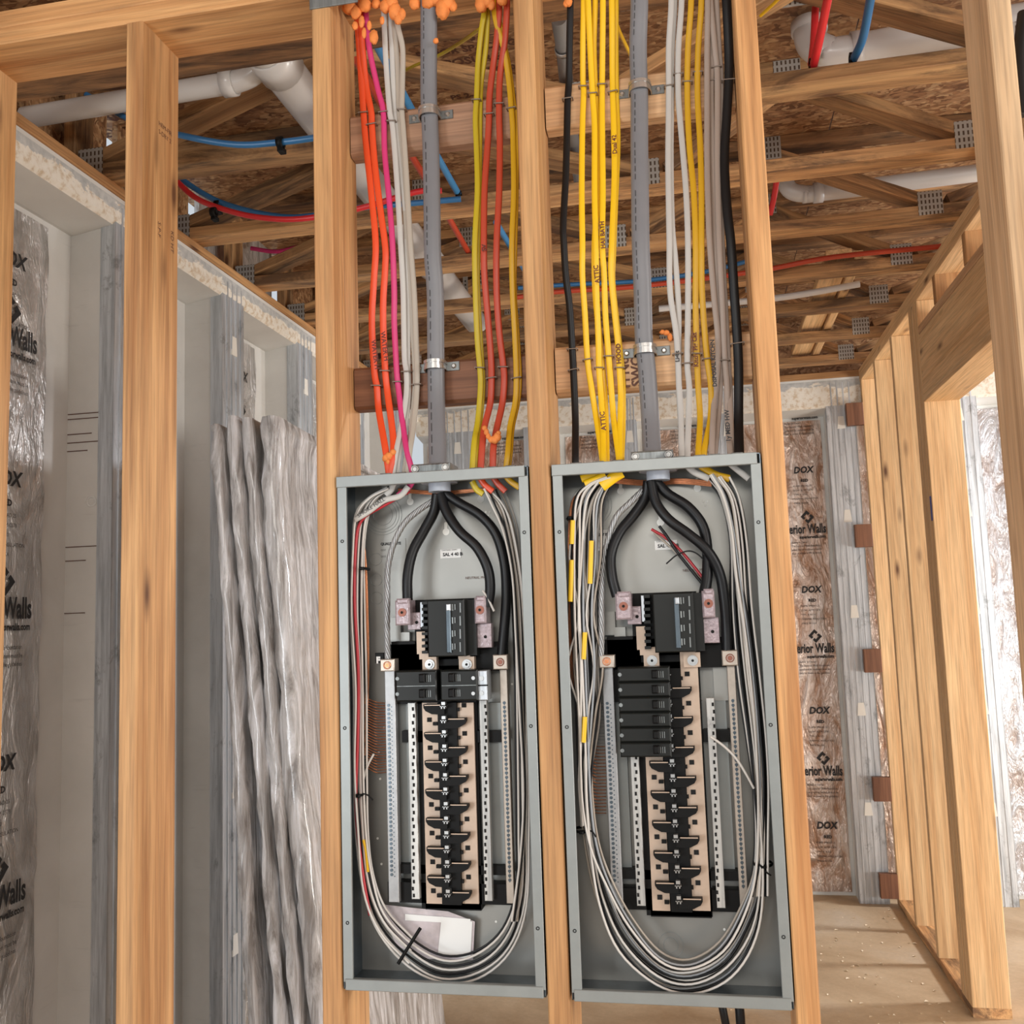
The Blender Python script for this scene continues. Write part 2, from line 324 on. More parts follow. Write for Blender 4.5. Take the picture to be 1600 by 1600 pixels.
# ------------------------------------------------------------------ setting
FL = -1.86; OC = .4064; ZP = .975; ZC = 1.05; ZO = 1.40; YB = 3.9; XL = -.985
f = MB().box(-1.3, 5.5, -5, 4.3, FL-.1, FL).build('floor', M_SLAB); tag(f, 'dusty tan concrete slab floor with sawdust and soft shadow bands', kind='structure')
ceil = tag(empty('ceiling'), 'brown strand board subfloor seen from below between the floor trusses', kind='structure')
for i, x in enumerate((-1.25, 1.19, 3.63)):
    for j in range(8):
        y0 = -4.66+j*1.22-(.0 if i % 2 else .61); x1 = x+2.436
        MB().box(x, x1, y0, y0+1.216, ZO, ZO+.018).build('strand_board', M_OSB, ceil)
# print on the strand board
pp = at(716, 100, 'z', ZO)
for k, (s, sz) in enumerate((('O.  15  J.C', .075), ('FLOOR SPACING', .05), ('EXPOSURE 1', .06), ('THICKNESS 0.703 IN', .045), ('537', .085), ('PS 2-10', .045), ('SINGLE FLOOR', .045), ('24 OC', .06))):
    text('board_print', s, sz*.8, (pp.x-.12+.01*k, pp.y-.12+.062*k, ZO-.0008), (1, 0, 0), (0, -1, 0), M_INKB, ceil, bold=.0015)
pp = at(192, 190, 'z', ZO)
for k, s in enumerate(('FLOOR SPAN', '0.703 CAT', 'EXPOSURE', '24 OC')): text('board_print', s, .07, (pp.x-.12, pp.y-.1+.09*k, ZO-.0008), (1, 0, 0), (0, -1, 0), M_INKB, ceil, bold=.002)

# trusses along x
nth = ['nearest', 'second', 'third', 'fourth', 'fifth', 'sixth', 'seventh', 'eighth']
XT0, XT1 = -1.12, 3.3
for k in range(8):
    y = .235+.488*k; yc = y+.0445
    t = empty('floor_truss', (0, yc, ZC)); bpy.context.view_layer.update()
    tag(t, 'open web wooden floor truss, %s row behind the panel wall' % nth[k], 'truss', 'wooden floor trusses overhead')
    def tb(n, a, b, w_, h_, m, **kw):
        o = board(n, a, b, w_, h_, m, **kw); o.parent = t; o.matrix_parent_inverse = Matrix.Translation((0, -yc, -ZC)); return o
    m0 = W_DARK if k == 0 else W_TRUSS
    tb('bottom_chord', (XT0, yc, ZC+.019), (XT1, yc, ZC+.019), .089, .038, m0)
    tb('top_chord', (XT0, yc, ZO-.019), (XT1, yc, ZO-.019), .089, .038, W_DARK if k % 2 else W_TRUSS)
    tb('end_post', (XT0+.019, yc, ZC+.038), (XT0+.019, yc, ZO-.038), .089, .038, W_TRUSS, ref=(1, 0, 0))
    nodes = [(-1.03, 0), (-.24, 1), (.56, 0), (.62, 0), (1.0, 1), (1.50, 0), (1.56, 0), (2.4, 1), (3.2, 0)]
    if k % 2: nodes = [(-1.03, 0), (-.30, 1), (.42, 0), (.48, 0), (.98, 1), (1.50, 0), (1.56, 0), (2.4, 1), (3.2, 0)]
    for a, b in zip(nodes, nodes[1:]):
        if a[1] == b[1]: continue
        za = ZC+.052 if a[1] == 0 else ZO-.052; zb = ZC+.052 if b[1] == 0 else ZO-.052
        tb('web', (a[0], yc, za), (b[0], yc, zb), .087, .036, W_TRUSS)
    for (px_, s) in nodes[:3]+nodes[4:6]+nodes[7:8]:
        zz = (ZC+.002, ZC+.085) if s == 0 else (ZO-.085, ZO-.002)
        for yy in (y-.0012, y+.0892):
            o = MB().box(px_-.040, px_+.040, yy, yy+.001, *zz).build('connector_plate', M_PLATE); o.parent = t; o.matrix_parent_inverse = Matrix.Translation((0, -yc, -ZC))
# strongback running under the far trusses, seen beside the partition
sb = empty('strongback_brace', (1.2, 3., ZC)); tag(sb, 'pale plank brace nailed across the far floor trusses beside the partition', 'brace')
for dz, dx, hh in ((0, 0, .06), (.0, .075, .035)):
    o = board('plank', (1.27+dx, 2.2, ZC+.075+hh/2-.03), (1.27+dx, 3.7, ZC+.075+hh/2-.03), .10 if dz == 0 and dx == 0 else .035, .035, W_PINE); o.parent = sb; o.matrix_parent_inverse = Matrix.Translation((-1.2, -3., -ZC))

# front stud wall
wf = tag(empty('wall_front'), 'bare wooden stud wall carrying two electrical panels', kind='structure')
SX = [-1.254, -.848, -.447, -.041, .3645, .771, 1.193, 1.60, 2.0]
for i, x in enumerate(SX):
    o = board('stud', (x+.019, .07, FL+.038), (x+.019, .07, ZP), .038, .14, W_STUD if i != 6 else W_ROUGH, wf, ref=(0, 1, 0))
    if i == 6: o['label'] = 'rough sawn stud with grainy front edge'
board('top_plate', (-1.28, .07, ZP+.019), (2.9, .07, ZP+.019), .14, .038, W_STUD, wf)
board('top_plate', (-1.28, .07, ZP+.057), (2.9, .07, ZP+.057), .14, .038, W_STUD, wf)
board('bottom_plate', (-1.28, .07, FL+.019), (2.9, .07, FL+.019), .14, .038, W_STUD, wf)
for (xa, xb, z0, z1, m) in ((-.001, .3635, .678, .767, W_BLOCK3), (-.001, .3635, .15, .236, W_BLOCK), (.405, .770, .682, .773, W_BLOCK2), (.405, .770, .153, .243, W_BLOCK2)):
    board('block', (xa, .121, (z0+z1)/2), (xb, .121, (z0+z1)/2), .038, z1-z0, m, wf, ch=.006)
np_ = MB().cbox(-.044, .056, -.0035, 0, .940, .985, .001).build('nail_plate', M_GALVD, wf)
# grade stamps on the left stud
a = at(248, 195, 'x', -.4085); text('grade_stamp', 'HEM-FIR', .014, a, (0, 1, 0), (0, 0, 1), M_INKB, wf); text('grade_stamp', 'S-DRY 2', .014, a+Vector((0, 0, -.018)), (0, 1, 0), (0, 0, 1), M_INKB, wf)
a = at(247, 345, 'x', -.4085); text('grade_stamp', 'S-P-F', .016, a, (0, 0, -1), (0, 1, 0), M_INKB, wf); text('grade_stamp', 'KD HT', .016, a+Vector((0, .05, 0)), (0, 0, -1), (0, 1, 0), M_INKB, wf)
a = at(984, 606, 'y', .1015); text('block_stamp', 'H No.', .026, a, (0, 0, 1), (-1, 0, 0), M_INKB, wf, bold=.0008); text('block_stamp', 'SWO7', .026, a+Vector((.022, 0, .002)), (0, 0, 1), (-1, 0, 0), M_INKB, wf, bold=.0008)

# foundation wall, left side (faces +x) and back (faces -y)
def bay_wall(name, label, studs, lo, hi, axis, conc, foil, beam_lo):
    r = tag(empty(name), label, kind='structure')
    def B(u0, u1, d0, d1, z0, z1, nm, m, c=None):
        """u runs along the wall, d is depth into the wall (0 = face)"""
        if axis == 'x': return MB().box(XL-d1, XL-d0, u0, u1, z0, z1).build(nm, m, r)
        return MB().box(u0, u1, YB+d0, YB+d1, z0, z1).build(nm, m, r)
    B(lo, hi, .0, .20, 1.0, 1.012, 'beam_cap', conc)
    # bond beam with sloping lower lip
    prof = [(0, 1.0), (0, beam_lo+.012), (.012, beam_lo), (.14, beam_lo-.02), (.2, beam_lo-.02), (.2, 1.0)]
    mb = MB(); n = len(prof)
    for e, u in enumerate((lo, hi)):
        for d, z in prof: mb.v.append((XL-d, u, z) if axis == 'x' else (u, YB+d, z))
    mb.f += [tuple(range(n)), tuple(range(2*n-1, n-1, -1))]+[(i, i+n, (i+1) % n+n, (i+1) % n) for i in range(n)]; mb.sm = [False]*len(mb.f)
    o = mb.build('bond_beam', M_SPRAY, r); o.data.materials.append(conc)
    for q in o.data.polygons:
        if q.normal.z < -.9 or q.normal.z > .9: q.material_index = 1
        if abs(q.normal.z) > .9 and q.center.z < .95: q.material_index = 1
    edges = [lo]+[q for s_ in studs for q in s_]+[hi]
    for i in range(0, len(edges), 2):
        a, b = edges[i], edges[i+1]
        if b-a < .02: continue
        B(a, b, .152, .17, FL, beam_lo-.02, 'insulation_back', conc)
        nu = 10; nz = 60; mb = MB(); rnd = random.Random(i+len(name)); g0 = a+.03; g1 = b-(.11 if axis == 'x' else .02)
        if g1-g0 > .1:
            vv = []
            for iz in range(nz+1):
                for iu in range(nu+1):
                    u = g0+(g1-g0)*iu/nu; z = FL+.02+(beam_lo-.06-FL)*iz/nz; d = .146-rnd.uniform(0, .004)-.006*math.sin(iz*.9+iu*1.3)*rnd.random()
                    vv.append((XL-d, u, z) if axis == 'x' else (u, YB+d, z))
            mb.add(vv, [(q*(nu+1)+p, q*(nu+1)+p+1, (q+1)*(nu+1)+p+1, (q+1)*(nu+1)+p) for q in range(nz) for p in range(nu)], True)
            mb.build('foil_facing', M_FOIL_R if axis == 'y' and a > 1.6 else foil, r)
    for (a, b) in studs:
        B(a, b, .012, .152, FL, beam_lo, 'concrete_stud', conc)
        # steel facing: flat channel with raised ribs and side legs
        g = MB(); wd_ = b-a
        def gb(u0, u1, d0, d1):
            if axis == 'x': g.box(XL-d1, XL-d0, u0, u1, FL, .985)
            else: g.box(u0, u1, YB+d0, YB+d1, FL, .985)
        gb(a-.002, b+.002, .003, .0118); gb(a-.003, a-.001, .003, .05); gb(b+.001, b+.003, .003, .05)
        for q in (.2, .42, .64, .86): gb(a+wd_*q-.004, a+wd_*q+.004, -.001, .003)
        g.build('steel_facing', M_GALV, r)
        z = .72
        k = 0
        while z > FL+.1:
            q = a+wd_*.5
            if axis == 'x': MB().add([(XL+.002, q-.018, z), (XL+.002, q+.022, z), (XL+.002, q+.016, z+.07), (XL+.002, q-.014, z+.07), (XL-.003, q-.018, z), (XL-.003, q+.022, z), (XL-.003, q+.016, z+.07), (XL-.003, q-.014, z+.07)], [(0, 1, 2, 3), (7, 6, 5, 4), (0, 4, 5, 1), (1, 5, 6, 2), (2, 6, 7, 3), (3, 7, 4, 0)]).build('access_hole_tab', M_TABW, r)
            else: MB().prism([(q-.022, z), (q+.022, z), (q+.015, z+.07), (q-.015, z+.07)], YB-.002, YB+.003).build('access_hole_tab', M_TABW, r)
            z -= .53; k += 1
    if axis == 'x':
        board('sill_plate', (XL-.09, lo, 1.031), (XL-.09, hi, 1.031), .18, .038, W_STUD, r); board('sill_edge', (XL-.003, lo, 1.018), (XL-.003, hi, 1.018), .02, .010, W_STUD, r)
    else: board('sill_plate', (lo, YB+.09, 1.031), (hi, YB+.09, 1.031), .18, .038, W_STUD, r)
    return r
WL = bay_wall('wall_left', 'precast concrete foundation wall with steel faced studs and insulated bays', [(-.55, -.40), (.11, .25), (.787, .93), (1.44, 1.60), (2.10, 2.26), (2.77, 2.93), (3.44, 3.60)], -.9, 4.1, 'x', M_CONC, M_FOIL_L, .925)
WB = bay_wall('wall_back', 'foil insulated precast foundation wall across the back', [(-.84, -.64), (-.33, -.13), (.262, .34), (.80, .92), (1.412, 1.56), (2.02, 2.2), (2.7, 2.86)], -1.0, 4.2, 'y', M_CONCW, M_FOIL_B, .845)
bpy.context.view_layer.update()
# printed facing: logo, name, small print repeated down each bay
def facing_print(parent, org, right, k, full=True, s=1.):
    R = Vector(right); U = Vector((0, 0, 1)); O = Vector(org); N = R.cross(U)
    if k == 0:
        mb = MB(); pv = []
        for poly in ([(-.039, .053), (-.003, .098), (.015, .076), (.005, .063), (-.003, .073), (-.019, .053), (-.011, .043), (-.021, .031)], [(.039, .047), (.003, .002), (-.015, .024), (-.005, .037), (.003, .027), (.019, .047), (.011, .057), (.021, .069)]):
            i0 = len(mb.v)
            for x, z in poly: mb.v.append(O+R*(x*s+.01)+U*(z*.85*s+.055*s))
            mb.f.append(tuple(range(i0, i0+len(poly)))); mb.sm.append(False)
        mb.build('printed_emblem', M_INK, parent)
        text('printed_name', 'Superior Walls', .078*s, O+R*.115*s, R, U, M_INK, parent, sx=.60, bold=.0022, align='RIGHT')
        text('printed_address', 'superiorwalls.com', .026*s, O+R*.11*s-U*.032*s, R, U, M_INK, parent, sx=.8, bold=.001, align='RIGHT')
        for q in range(4): text('printed_lines', ('Builder & Owner:', 'The Superior Walls foundation', 'panel and its insulation must be', 'kept as shown in the guidelines')[q], .017*s, O-R*.09*s-U*(.06+.022*q)*s, R, U, M_INK, parent, sx=.8)
    else:
        text('printed_name', 'DOX', .055*s, O+R*.06*s, R, U, M_INK, parent, sx=.9, bold=.002, align='RIGHT', shear=.2)
        text('printed_name', 'RED', .024*s, O+R*.03*s-U*.055*s, R, U, M_INK, parent, bold=.001, align='RIGHT')
        for q in range(5): text('printed_lines', ('FLAME SPREAD 25', 'DOW  ASTM C578', 'TYPE X  R-5.0', 'THERMAL INSULATION', 'MADE IN USA')[q], .015*s, O-R*.06*s-U*(.085+.026*q)*s, R, U, M_INK, parent, sx=.9)
        mb = MB(); i0 = 0
for (z, k, dx) in ((.845, 0, 0), (.50, 1, 0), (.15, 0, 0), (-.19, 1, 0), (-.53, 0, .0), (-.87, 1, 0), (-1.21, 0, .0), (-1.5, 1, 0)):
    for xx in (1.275, .62, .08, -.45): facing_print(WB, (xx+.0, YB+.138, z), (1, 0, 0), k, s=.95)
for z, k in ((.72, 1), (.50, 0), (.12, 1), (-.23, 0), (-.62, 1), (-.96, 0), (-1.35, 1)):
    for yy in (.515, 1.18, 1.84): facing_print(WL, (XL-.137, yy, z), (0, 1, 0), k, s=1.0)
for y_, z_ in ((.765, .10), (1.43, .02), (1.43, -1.0)):
    MB().cyl((XL-.07, y_-.0+.021, z_), (0, -1, 0), .016, .0015, 16, hollow=.004).build('cast_ring', M_CONCW, WL)
# drip streaks and joint cracks on the concrete stud side
mb = MB()
for z_, l_ in ((.36, .10), (.345, .09), (.30, .06), (.275, .1), (.25, .05), (-.03, .08), (-.07, .05), (-.22, .05)):
    mb.box(XL-.15, XL-.15+l_*1.3, .7845, .7868, z_, z_+.0022)
mb.build('scored_line', M_INKB, WL)
# rim board behind the truss ends, with two gaps that let daylight in
rim = tag(empty('trim_1'), 'rim board closing the truss ends above the left foundation wall', kind='structure')
for (a, b) in ((-.9, .99), (1.05, 1.50), (1.58, 2.22), (2.32, 4.1)): MB().box(-1.18, -1.16, a, b, ZC, ZO).build('rim_board', M_OSB if a != 1.58 else M_FOIL_L, rim)
MB().box(-1.0, 5.4, YB+.16, YB+.18, ZC, ZO).build('trim_2', M_OSB)['kind'] = 'structure'

# partition running away on the right
WR = tag(empty('wall_right'), 'wooden stud partition with a boxed door header running to the back wall', kind='structure')
XP = 1.60; XM = XP+.07
bpy.context.view_layer.update()
for y in (2.45, 2.49, 2.53, 2.57, 2.985, 3.43, 3.85): 
    o = board('stud', (XM, y+.019, FL+.038), (XM, y+.019, .98), .14, .038, W_PINE, WR, ref=(0, 1, 0))
for y in (1.0, .96): board('stud', (XM, y, FL+.038), (XM, y, .98), .14, .038, W_PINE, WR, ref=(0, 1, 0))
for z in (.999, 1.033): board('top_plate', (XM, .9, z), (XM, YB, z), .14, .035, W_PINE, WR)
board('bottom_plate', (XM, 2.45, FL+.019), (XM, YB, FL+.019), .14, .038, W_TRUSS, WR)
board('header', (XP+.02, 1.0, .71), (XP+.02, 2.53, .71), .038, .25, W_PINE, WR); board('header', (XP+.12, 1.0, .71), (XP+.12, 2.53, .71), .038, .25, W_PINE, WR)
board('header_plate', (XM, 1.0, .568), (XM, 2.45, .568), .14, .034, W_PINE, WR); board('header_plate', (XM, 1.0, .854), (XM, 2.45, .854), .14, .034, W_BLOCK2, WR)
for y in (2.15, 1.72, 1.3): board('cripple_stud', (XM, y, .872), (XM, y, .981), .14, .038, W_STUD, WR, ref=(0, 1, 0))
for z in (.80, .12, -.56, -1.24, -1.74): board('backing_block', (XP-.045, 3.86, z-.075), (XP-.045, 3.86, z+.05), .09, .038, W_BLOCK, WR, ref=(0, 1, 0))
a = at(1431, 805, 'x', XP-.001); o = MB().box(XP-.0025, XP-.001, 2.455, 2.475, a.z-.05, a.z+.05).build('painters_tape', M_TAPE); tag(o, 'strip of blue tape stuck on a partition stud', 'tape')
# ------------------------------------------------------------------ cables in the two stud bays
def key(v, ks):
    if v <= ks[0][0]: return ks[0][1]
    for (a, x), (b, y) in zip(ks, ks[1:]):
        if v <= b: t = (v-a)/(b-a); t = t*t*(3-2*t); return x+(y-x)*t
    return ks[-1][1]
DEPTH = [(0, .07), (135, .0945), (205, .0945), (370, .078), (560, .0945), (635, .0945), (720, .055)]
def path(pl, dy=0., depth=DEPTH): return [at(x, y, 'y', key(y, depth)+dy) for x, y in pl]
STAPLES = []
def cable(label, pl, mat, w_=.0115, t_=.0055, dy=0., staples=(), group='cables running down to the panels', round_=False, up=True, down=True):
    P = path(pl, dy)
    if up: P = [Vector((P[0].x, P[0].y, ZP-.001))]+P if P[0].z < ZP-.01 else P
    if P[-1].z < .06: P.append(Vector((P[-1].x, P[-1].y, -.010)))
    o = sweep(P, w_, None if round_ else t_, 10, 5, sq=.8).build('electrical_cable', mat)
    tag(o, label, 'cable', group)
    for sy in staples:
        for (a, b), (c, d) in zip(pl, pl[1:]):
            if b <= sy <= d:
                x = a+(c-a)*(sy-b)/max(d-b, 1e-6); STAPLES.append((x, sy, w_, dy, label)); break
    return o
OT = [(558, 24), (563, 100), (568, 175), (572, 225), (580, 300), (587, 380), (584, 442), (581, 505), (585, 580), (589, 605), (592, 642), (602, 700), (608, 742)]
c1 = cable('leftmost orange cable marked WATER H', OT, M_OR, .0135, .0065, staples=(177, 603))
O2 = [(563, 28), (571, 125), (580, 175), (581, 195), (585, 250), (594, 325), (602, 385), (602, 417), (599, 467), (599, 517), (602, 580), (606, 617), (614, 680), (614, 712), (610, 742)]
c2 = cable('second orange cable marked WATER H, beside the magenta one', O2, M_OR, .0135, .0065, staples=(195, 580))
cable('single magenta cable in the left panel bay', [(571, 15), (577, 75), (590, 137), (599, 175), (601, 237), (607, 300), (613, 375), (616, 455), (616, 505), (620, 580), (624, 617), (630, 667), (636, 705), (645, 742)], M_MAG, .0115, .009, staples=(176, 597))
cable('bright white cable right of the magenta one', [(600, 21), (602, 75), (605, 125), (609, 175), (613, 195), (617, 240), (622, 310), (626, 380), (630, 455), (632, 555), (635, 580), (635, 617), (627, 667), (619, 705), (614, 742)], M_WH, staples=(190, 581))
cable('white cable twisting behind the bright white cable', [(609, 21), (612, 75), (615, 150), (618, 195), (625, 260), (633, 330), (635, 400), (637, 480), (637, 560), (638, 620), (632, 667), (624, 705), (619, 742)], M_WH, dy=.006)
cable('beige cable just left of the left grey feeder cable', [(621, 38), (629, 75), (629, 125), (628, 172), (630, 200), (635, 275), (641, 375), (647, 455), (650, 530), (652, 580), (651, 617), (646, 667), (640, 705), (636, 742)], M_BG, staples=(172, 601))
cable('thin beige cable hidden behind the other beige one', [(616, 38), (621, 100), (624, 172), (629, 250), (633, 330), (637, 400), (643, 490), (649, 580), (648, 617), (643, 667), (637, 705), (632, 742)], M_BG, dy=.006)
cable('olive yellow cable, nearest right of the left feeder', [(757, 15), (752, 50), (747, 100), (745, 150), (743, 187), (745, 240), (746, 300), (742, 380), (743, 455), (746, 530), (750, 575), (751, 605), (747, 655), (741, 692), (738, 735)], M_YO, staples=(157, 575))
cable('olive yellow cable tucked behind its twin in the left bay', [(762, 12), (759, 75), (752, 125), (750, 162), (749, 240), (748, 320), (746, 400), (746, 455), (750, 530), (753, 575), (754, 605), (750, 655), (744, 700), (742, 735)], M_YO, dy=.006)
c3 = cable('red orange cable in the left bay with a marker scribble', [(780, 12), (776, 62), (771, 100), (765, 150), (764, 187), (762, 225), (757, 300), (756, 380), (757, 430), (762, 492), (767, 555), (768, 592), (766, 630), (757, 667), (754, 692), (751, 735)], M_OR2, .013, .0065, staples=(179, 591))
cable('darker red cable with foam blob, between orange and gold cables', [(792, 12), (789, 62), (782, 112), (780, 150), (780, 187), (781, 225), (780, 300), (776, 380), (776, 455), (780, 517), (786, 567), (788, 592), (785, 630), (775, 675), (771, 700), (770, 735)], M_OR2, .013, .0065, staples=(163, 574))
cable('golden yellow cable beside the middle stud in the left bay', [(771, 6), (776, 37), (787, 75), (795, 125), (799, 169), (801, 194), (802, 225), (803, 300), (800, 380), (801, 455), (805, 530), (807, 592), (805, 630), (797, 667), (794, 705), (791, 732)], M_YD, staples=(170, 591))
cable('second golden yellow cable against the middle stud', [(775, 6), (783, 50), (794, 100), (802, 160), (806, 194), (806, 300), (804, 380), (803, 455), (808, 530), (811, 592), (808, 630), (800, 667), (797, 705), (794, 732)], M_YD, dy=.005)
# right bay
c4 = cable('black cable beside the middle stud in the right bay', [(891, 7), (890, 62), (889, 125), (887, 155), (886, 200), (884, 275), (880, 350), (881, 380), (884, 430), (890, 480), (894, 542), (896, 580), (899, 655), (899, 715)], M_RUB, .0135, .008, staples=(155, 546, 578))
cable('leftmost bright yellow cable in the right bay', [(912, 2), (911, 62), (911, 125), (912, 145), (910, 200), (909, 300), (910, 380), (910, 430), (914, 492), (918, 562), (924, 605), (932, 655), (941, 715)], M_YL, staples=(136, 562))
ya = cable('second bright yellow cable, marked ATTIC low down', [(919, 2), (922, 75), (926, 150), (929, 200), (929, 300), (931, 380), (932, 455), (935, 530), (936, 575), (939, 617), (942, 667), (943, 715)], M_YL, staples=(147, 575), dy=-.003)
cable('bright yellow cable half hidden behind the ATTIC cable', [(930, 2), (928, 75), (931, 150), (934, 200), (934, 300), (929, 380), (930, 455), (937, 530), (941, 575), (945, 617), (947, 667), (948, 715)], M_YL, dy=.006)
yc = cable('bright yellow cable marked HALL BATH', [(942, 2), (941, 125), (941, 200), (942, 300), (941, 380), (944, 430), (946, 492), (951, 555), (954, 592), (959, 655), (967, 715)], M_YL, staples=(133, 557))
yd = cable('bright yellow cable marked HOOD near the lower block', [(956, 2), (957, 125), (959, 200), (960, 275), (956, 380), (955, 430), (960, 485), (966, 542), (968, 575), (970, 617), (969, 667), (969, 715)], M_YL, staples=(144, 575))
cable('bright yellow cable nearest the right grey feeder', [(962, 2), (962, 75), (963, 150), (965, 225), (961, 325), (958, 400), (957, 440), (963, 500), (970, 560), (973, 600), (973, 667), (971, 715)], M_YL, dy=.006)
w1 = cable('leftmost white cable in the right bay', [(1049, 0), (1045, 75), (1045, 150), (1044, 250), (1045, 325), (1046, 380), (1047, 455), (1056, 517), (1059, 555), (1061, 605), (1064, 655), (1065, 708)], M_WH, staples=(135, 553))
cable('white cable crossing behind the leftmost white cable', [(1054, 0), (1050, 75), (1049, 150), (1048, 250), (1050, 350), (1055, 405), (1060, 480), (1060, 555), (1062, 630), (1067, 708)], M_WH, dy=.006)
cable('third white cable, left of the golden pair', [(1065, 0), (1060, 75), (1060, 150), (1066, 225), (1072, 300), (1075, 380), (1075, 480), (1074, 567), (1077, 605), (1076, 655), (1074, 708)], M_WH, staples=(117, 568))
yg = cable('golden cable marked kitchen plug in the right bay', [(1080, 0), (1075, 75), (1074, 150), (1077, 225), (1084, 300), (1087, 380), (1087, 480), (1089, 555), (1091, 605), (1094, 655), (1091, 708)], M_YD, staples=(129, 553))
cable('golden cable right of the kitchen plug cable', [(1096, 0), (1091, 75), (1090, 150), (1094, 225), (1096, 300), (1096, 380), (1097, 455), (1102, 530), (1106, 567), (1111, 605), (1110, 655), (1100, 706)], M_YD, staples=(114, 561))
ga = cable('greige cable marked Disposal kitchen', [(1106, 0), (1105, 75), (1105, 150), (1105, 250), (1107, 330), (1109, 380), (1116, 467), (1122, 530), (1121, 580), (1116, 630), (1112, 706)], M_GB, staples=(), dy=-.002)
cable('greige cable behind the disposal cable', [(1111, 0), (1112, 75), (1111, 150), (1114, 250), (1117, 380), (1122, 467), (1127, 540), (1126, 580), (1124, 630), (1117, 706)], M_GB, staples=(127, 539), dy=.005)
gc = cable('greige cable nearest the thick black cable', [(1110, 0), (1117, 75), (1121, 125), (1121, 250), (1124, 380), (1129, 480), (1132, 555), (1136, 605), (1137, 655), (1141, 706)], M_GB, staples=(106, 563))
cable('thin greige cable alongside the thick black cable', [(1119, 0), (1123, 75), (1126, 125), (1125, 250), (1128, 380), (1133, 480), (1137, 555), (1140, 605), (1143, 706)], M_GB, dy=.006)
bk = cable('thick black cable beside the right panel stud', [(1135, 0), (1139, 100), (1136, 175), (1132, 250), (1136, 325), (1142, 380), (1147, 455), (1152, 530), (1154, 580), (1154, 655), (1155, 706)], M_RUB, .0175, .010, staples=(126, 537), dy=-.003)
# feeders
def feeder(label, pl, group):
    P = path(pl, -.012); P = [Vector((P[0].x, P[0].y, ZP-.001))]+P if P[0].z < ZP else P
    e = empty('feeder_cable', P[-1]); tag(e, label, 'cable', group); bpy.context.view_layer.update()
    def pa(o): o.parent = e; o.matrix_parent_inverse = Matrix.Translation(-P[-1]); return o
    pa(sweep(P, .034, .020, 14, 6, sq=.85).build('jacket', M_SER))
    q = cat(P, 6)
    mb = MB()   # printed line down the jacket
    for i in range(3, len(q)-2):
        if i % 6 == 5: continue
        a = q[i]+Vector((-.008, -.0105, 0)); b = q[i+1]+Vector((-.008, -.0105, 0)); b = a+(b-a)*.7
        mb.add([a-Vector((.0006, 0, 0)), a+Vector((.0006, 0, 0)), b+Vector((.0006, 0, 0)), b-Vector((.0006, 0, 0))], [(0, 1, 2, 3)])
    pa(mb.build('printed_legend', M_INK)); return e
feeder('thick grey feeder cable entering the left panel', [(670, 12), (670, 80), (670, 150), (673, 225), (675, 325), (676, 400), (680, 455), (681, 555), (682, 630), (684, 735)], 'grey feeder cables')
feeder('thick grey feeder cable entering the right panel', [(999, 0), (997, 75), (999, 150), (999, 225), (1000, 300), (1001, 380), (1004, 455), (1006, 530), (1011, 580), (1016, 655), (1019, 712)], 'grey feeder cables')
# two hole straps over the feeders
for (x, y, lab) in ((672, 180, 'pipe strap over the left feeder on the upper block'), (681, 573, 'pipe strap over the left feeder on the lower dark block'), (1000, 141, 'pipe strap over the right feeder on the upper block'), (1008, 549, 'pipe strap over the right feeder on the lower stamped block')):
    p = at(x, y, 'y', .0945); e = empty('pipe_strap', p); tag(e, lab, 'strap', 'pipe straps on the feeders'); bpy.context.view_layer.update()
    mb = MB(); n = 14
    for (h0, h1, r) in ((-.009, -.003, .0225), (-.003, .003, .0212), (.003, .009, .0225)):
        prev = None
        for i in range(n+1):
            a = math.pi*i/n; cx = math.cos(a)*r; cy = -math.sin(a)**.6*(r+.013)
            cur = [(p.x+cx, p.y+.006+cy, p.z+h0), (p.x+cx, p.y+.006+cy, p.z+h1), (p.x+cx*.92, p.y+.006+cy*.92, p.z+h1), (p.x+cx*.92, p.y+.006+cy*.92, p.z+h0)]
            if prev: mb.add(prev+cur, [(0, 1, 5, 4), (1, 2, 6, 5), (2, 3, 7, 6), (3, 0, 4, 7)], False)
            prev = cur
    o = mb.build('saddle', M_SCREW); o.parent = e; o.matrix_parent_inverse = Matrix.Translation(-p)
    for s in (-1, 1):
        o = MB().cbox(p.x+s*.032-.014, p.x+s*.032+.014, .0995, .1015, p.z-.009, p.z+.009, .0006).build('mounting_ear', M_GALVD); o.parent = e; o.matrix_parent_inverse = Matrix.Translation(-p)
    for s in (-1, 1):
        o = MB().cyl((p.x+s*.035, .0995, p.z), (0, -1, 0), .0055, .003, 10, .003).build('screw', M_SCREW); o.parent = e; o.matrix_parent_inverse = Matrix.Translation(-p)
# staples
for i, (x, y, wd_, dy, lb_) in enumerate(STAPLES):
    p = at(x, y, 'y', .0945+dy); h = wd_/2+.003; tl = random.uniform(-.12, .12)
    pts = [(p.x-h, .1015, p.z-h*tl), (p.x-h, p.y-.0055, p.z-h*tl), (p.x+h, p.y-.0055, p.z+h*tl), (p.x+h, .1015, p.z+h*tl)]
    mb = MB()
    for a, b in zip(pts, pts[1:]): sweep([a, b], .0026, None, 6, 1, mb=mb)
    tag(mb.build('cable_staple', M_STAPLE), '%s staple over the %s' % ('upper block' if y < 300 else 'lower block' if y < 570 or 'black cable beside' not in lb_ else 'lowest', lb_), 'staple', 'cable staples')
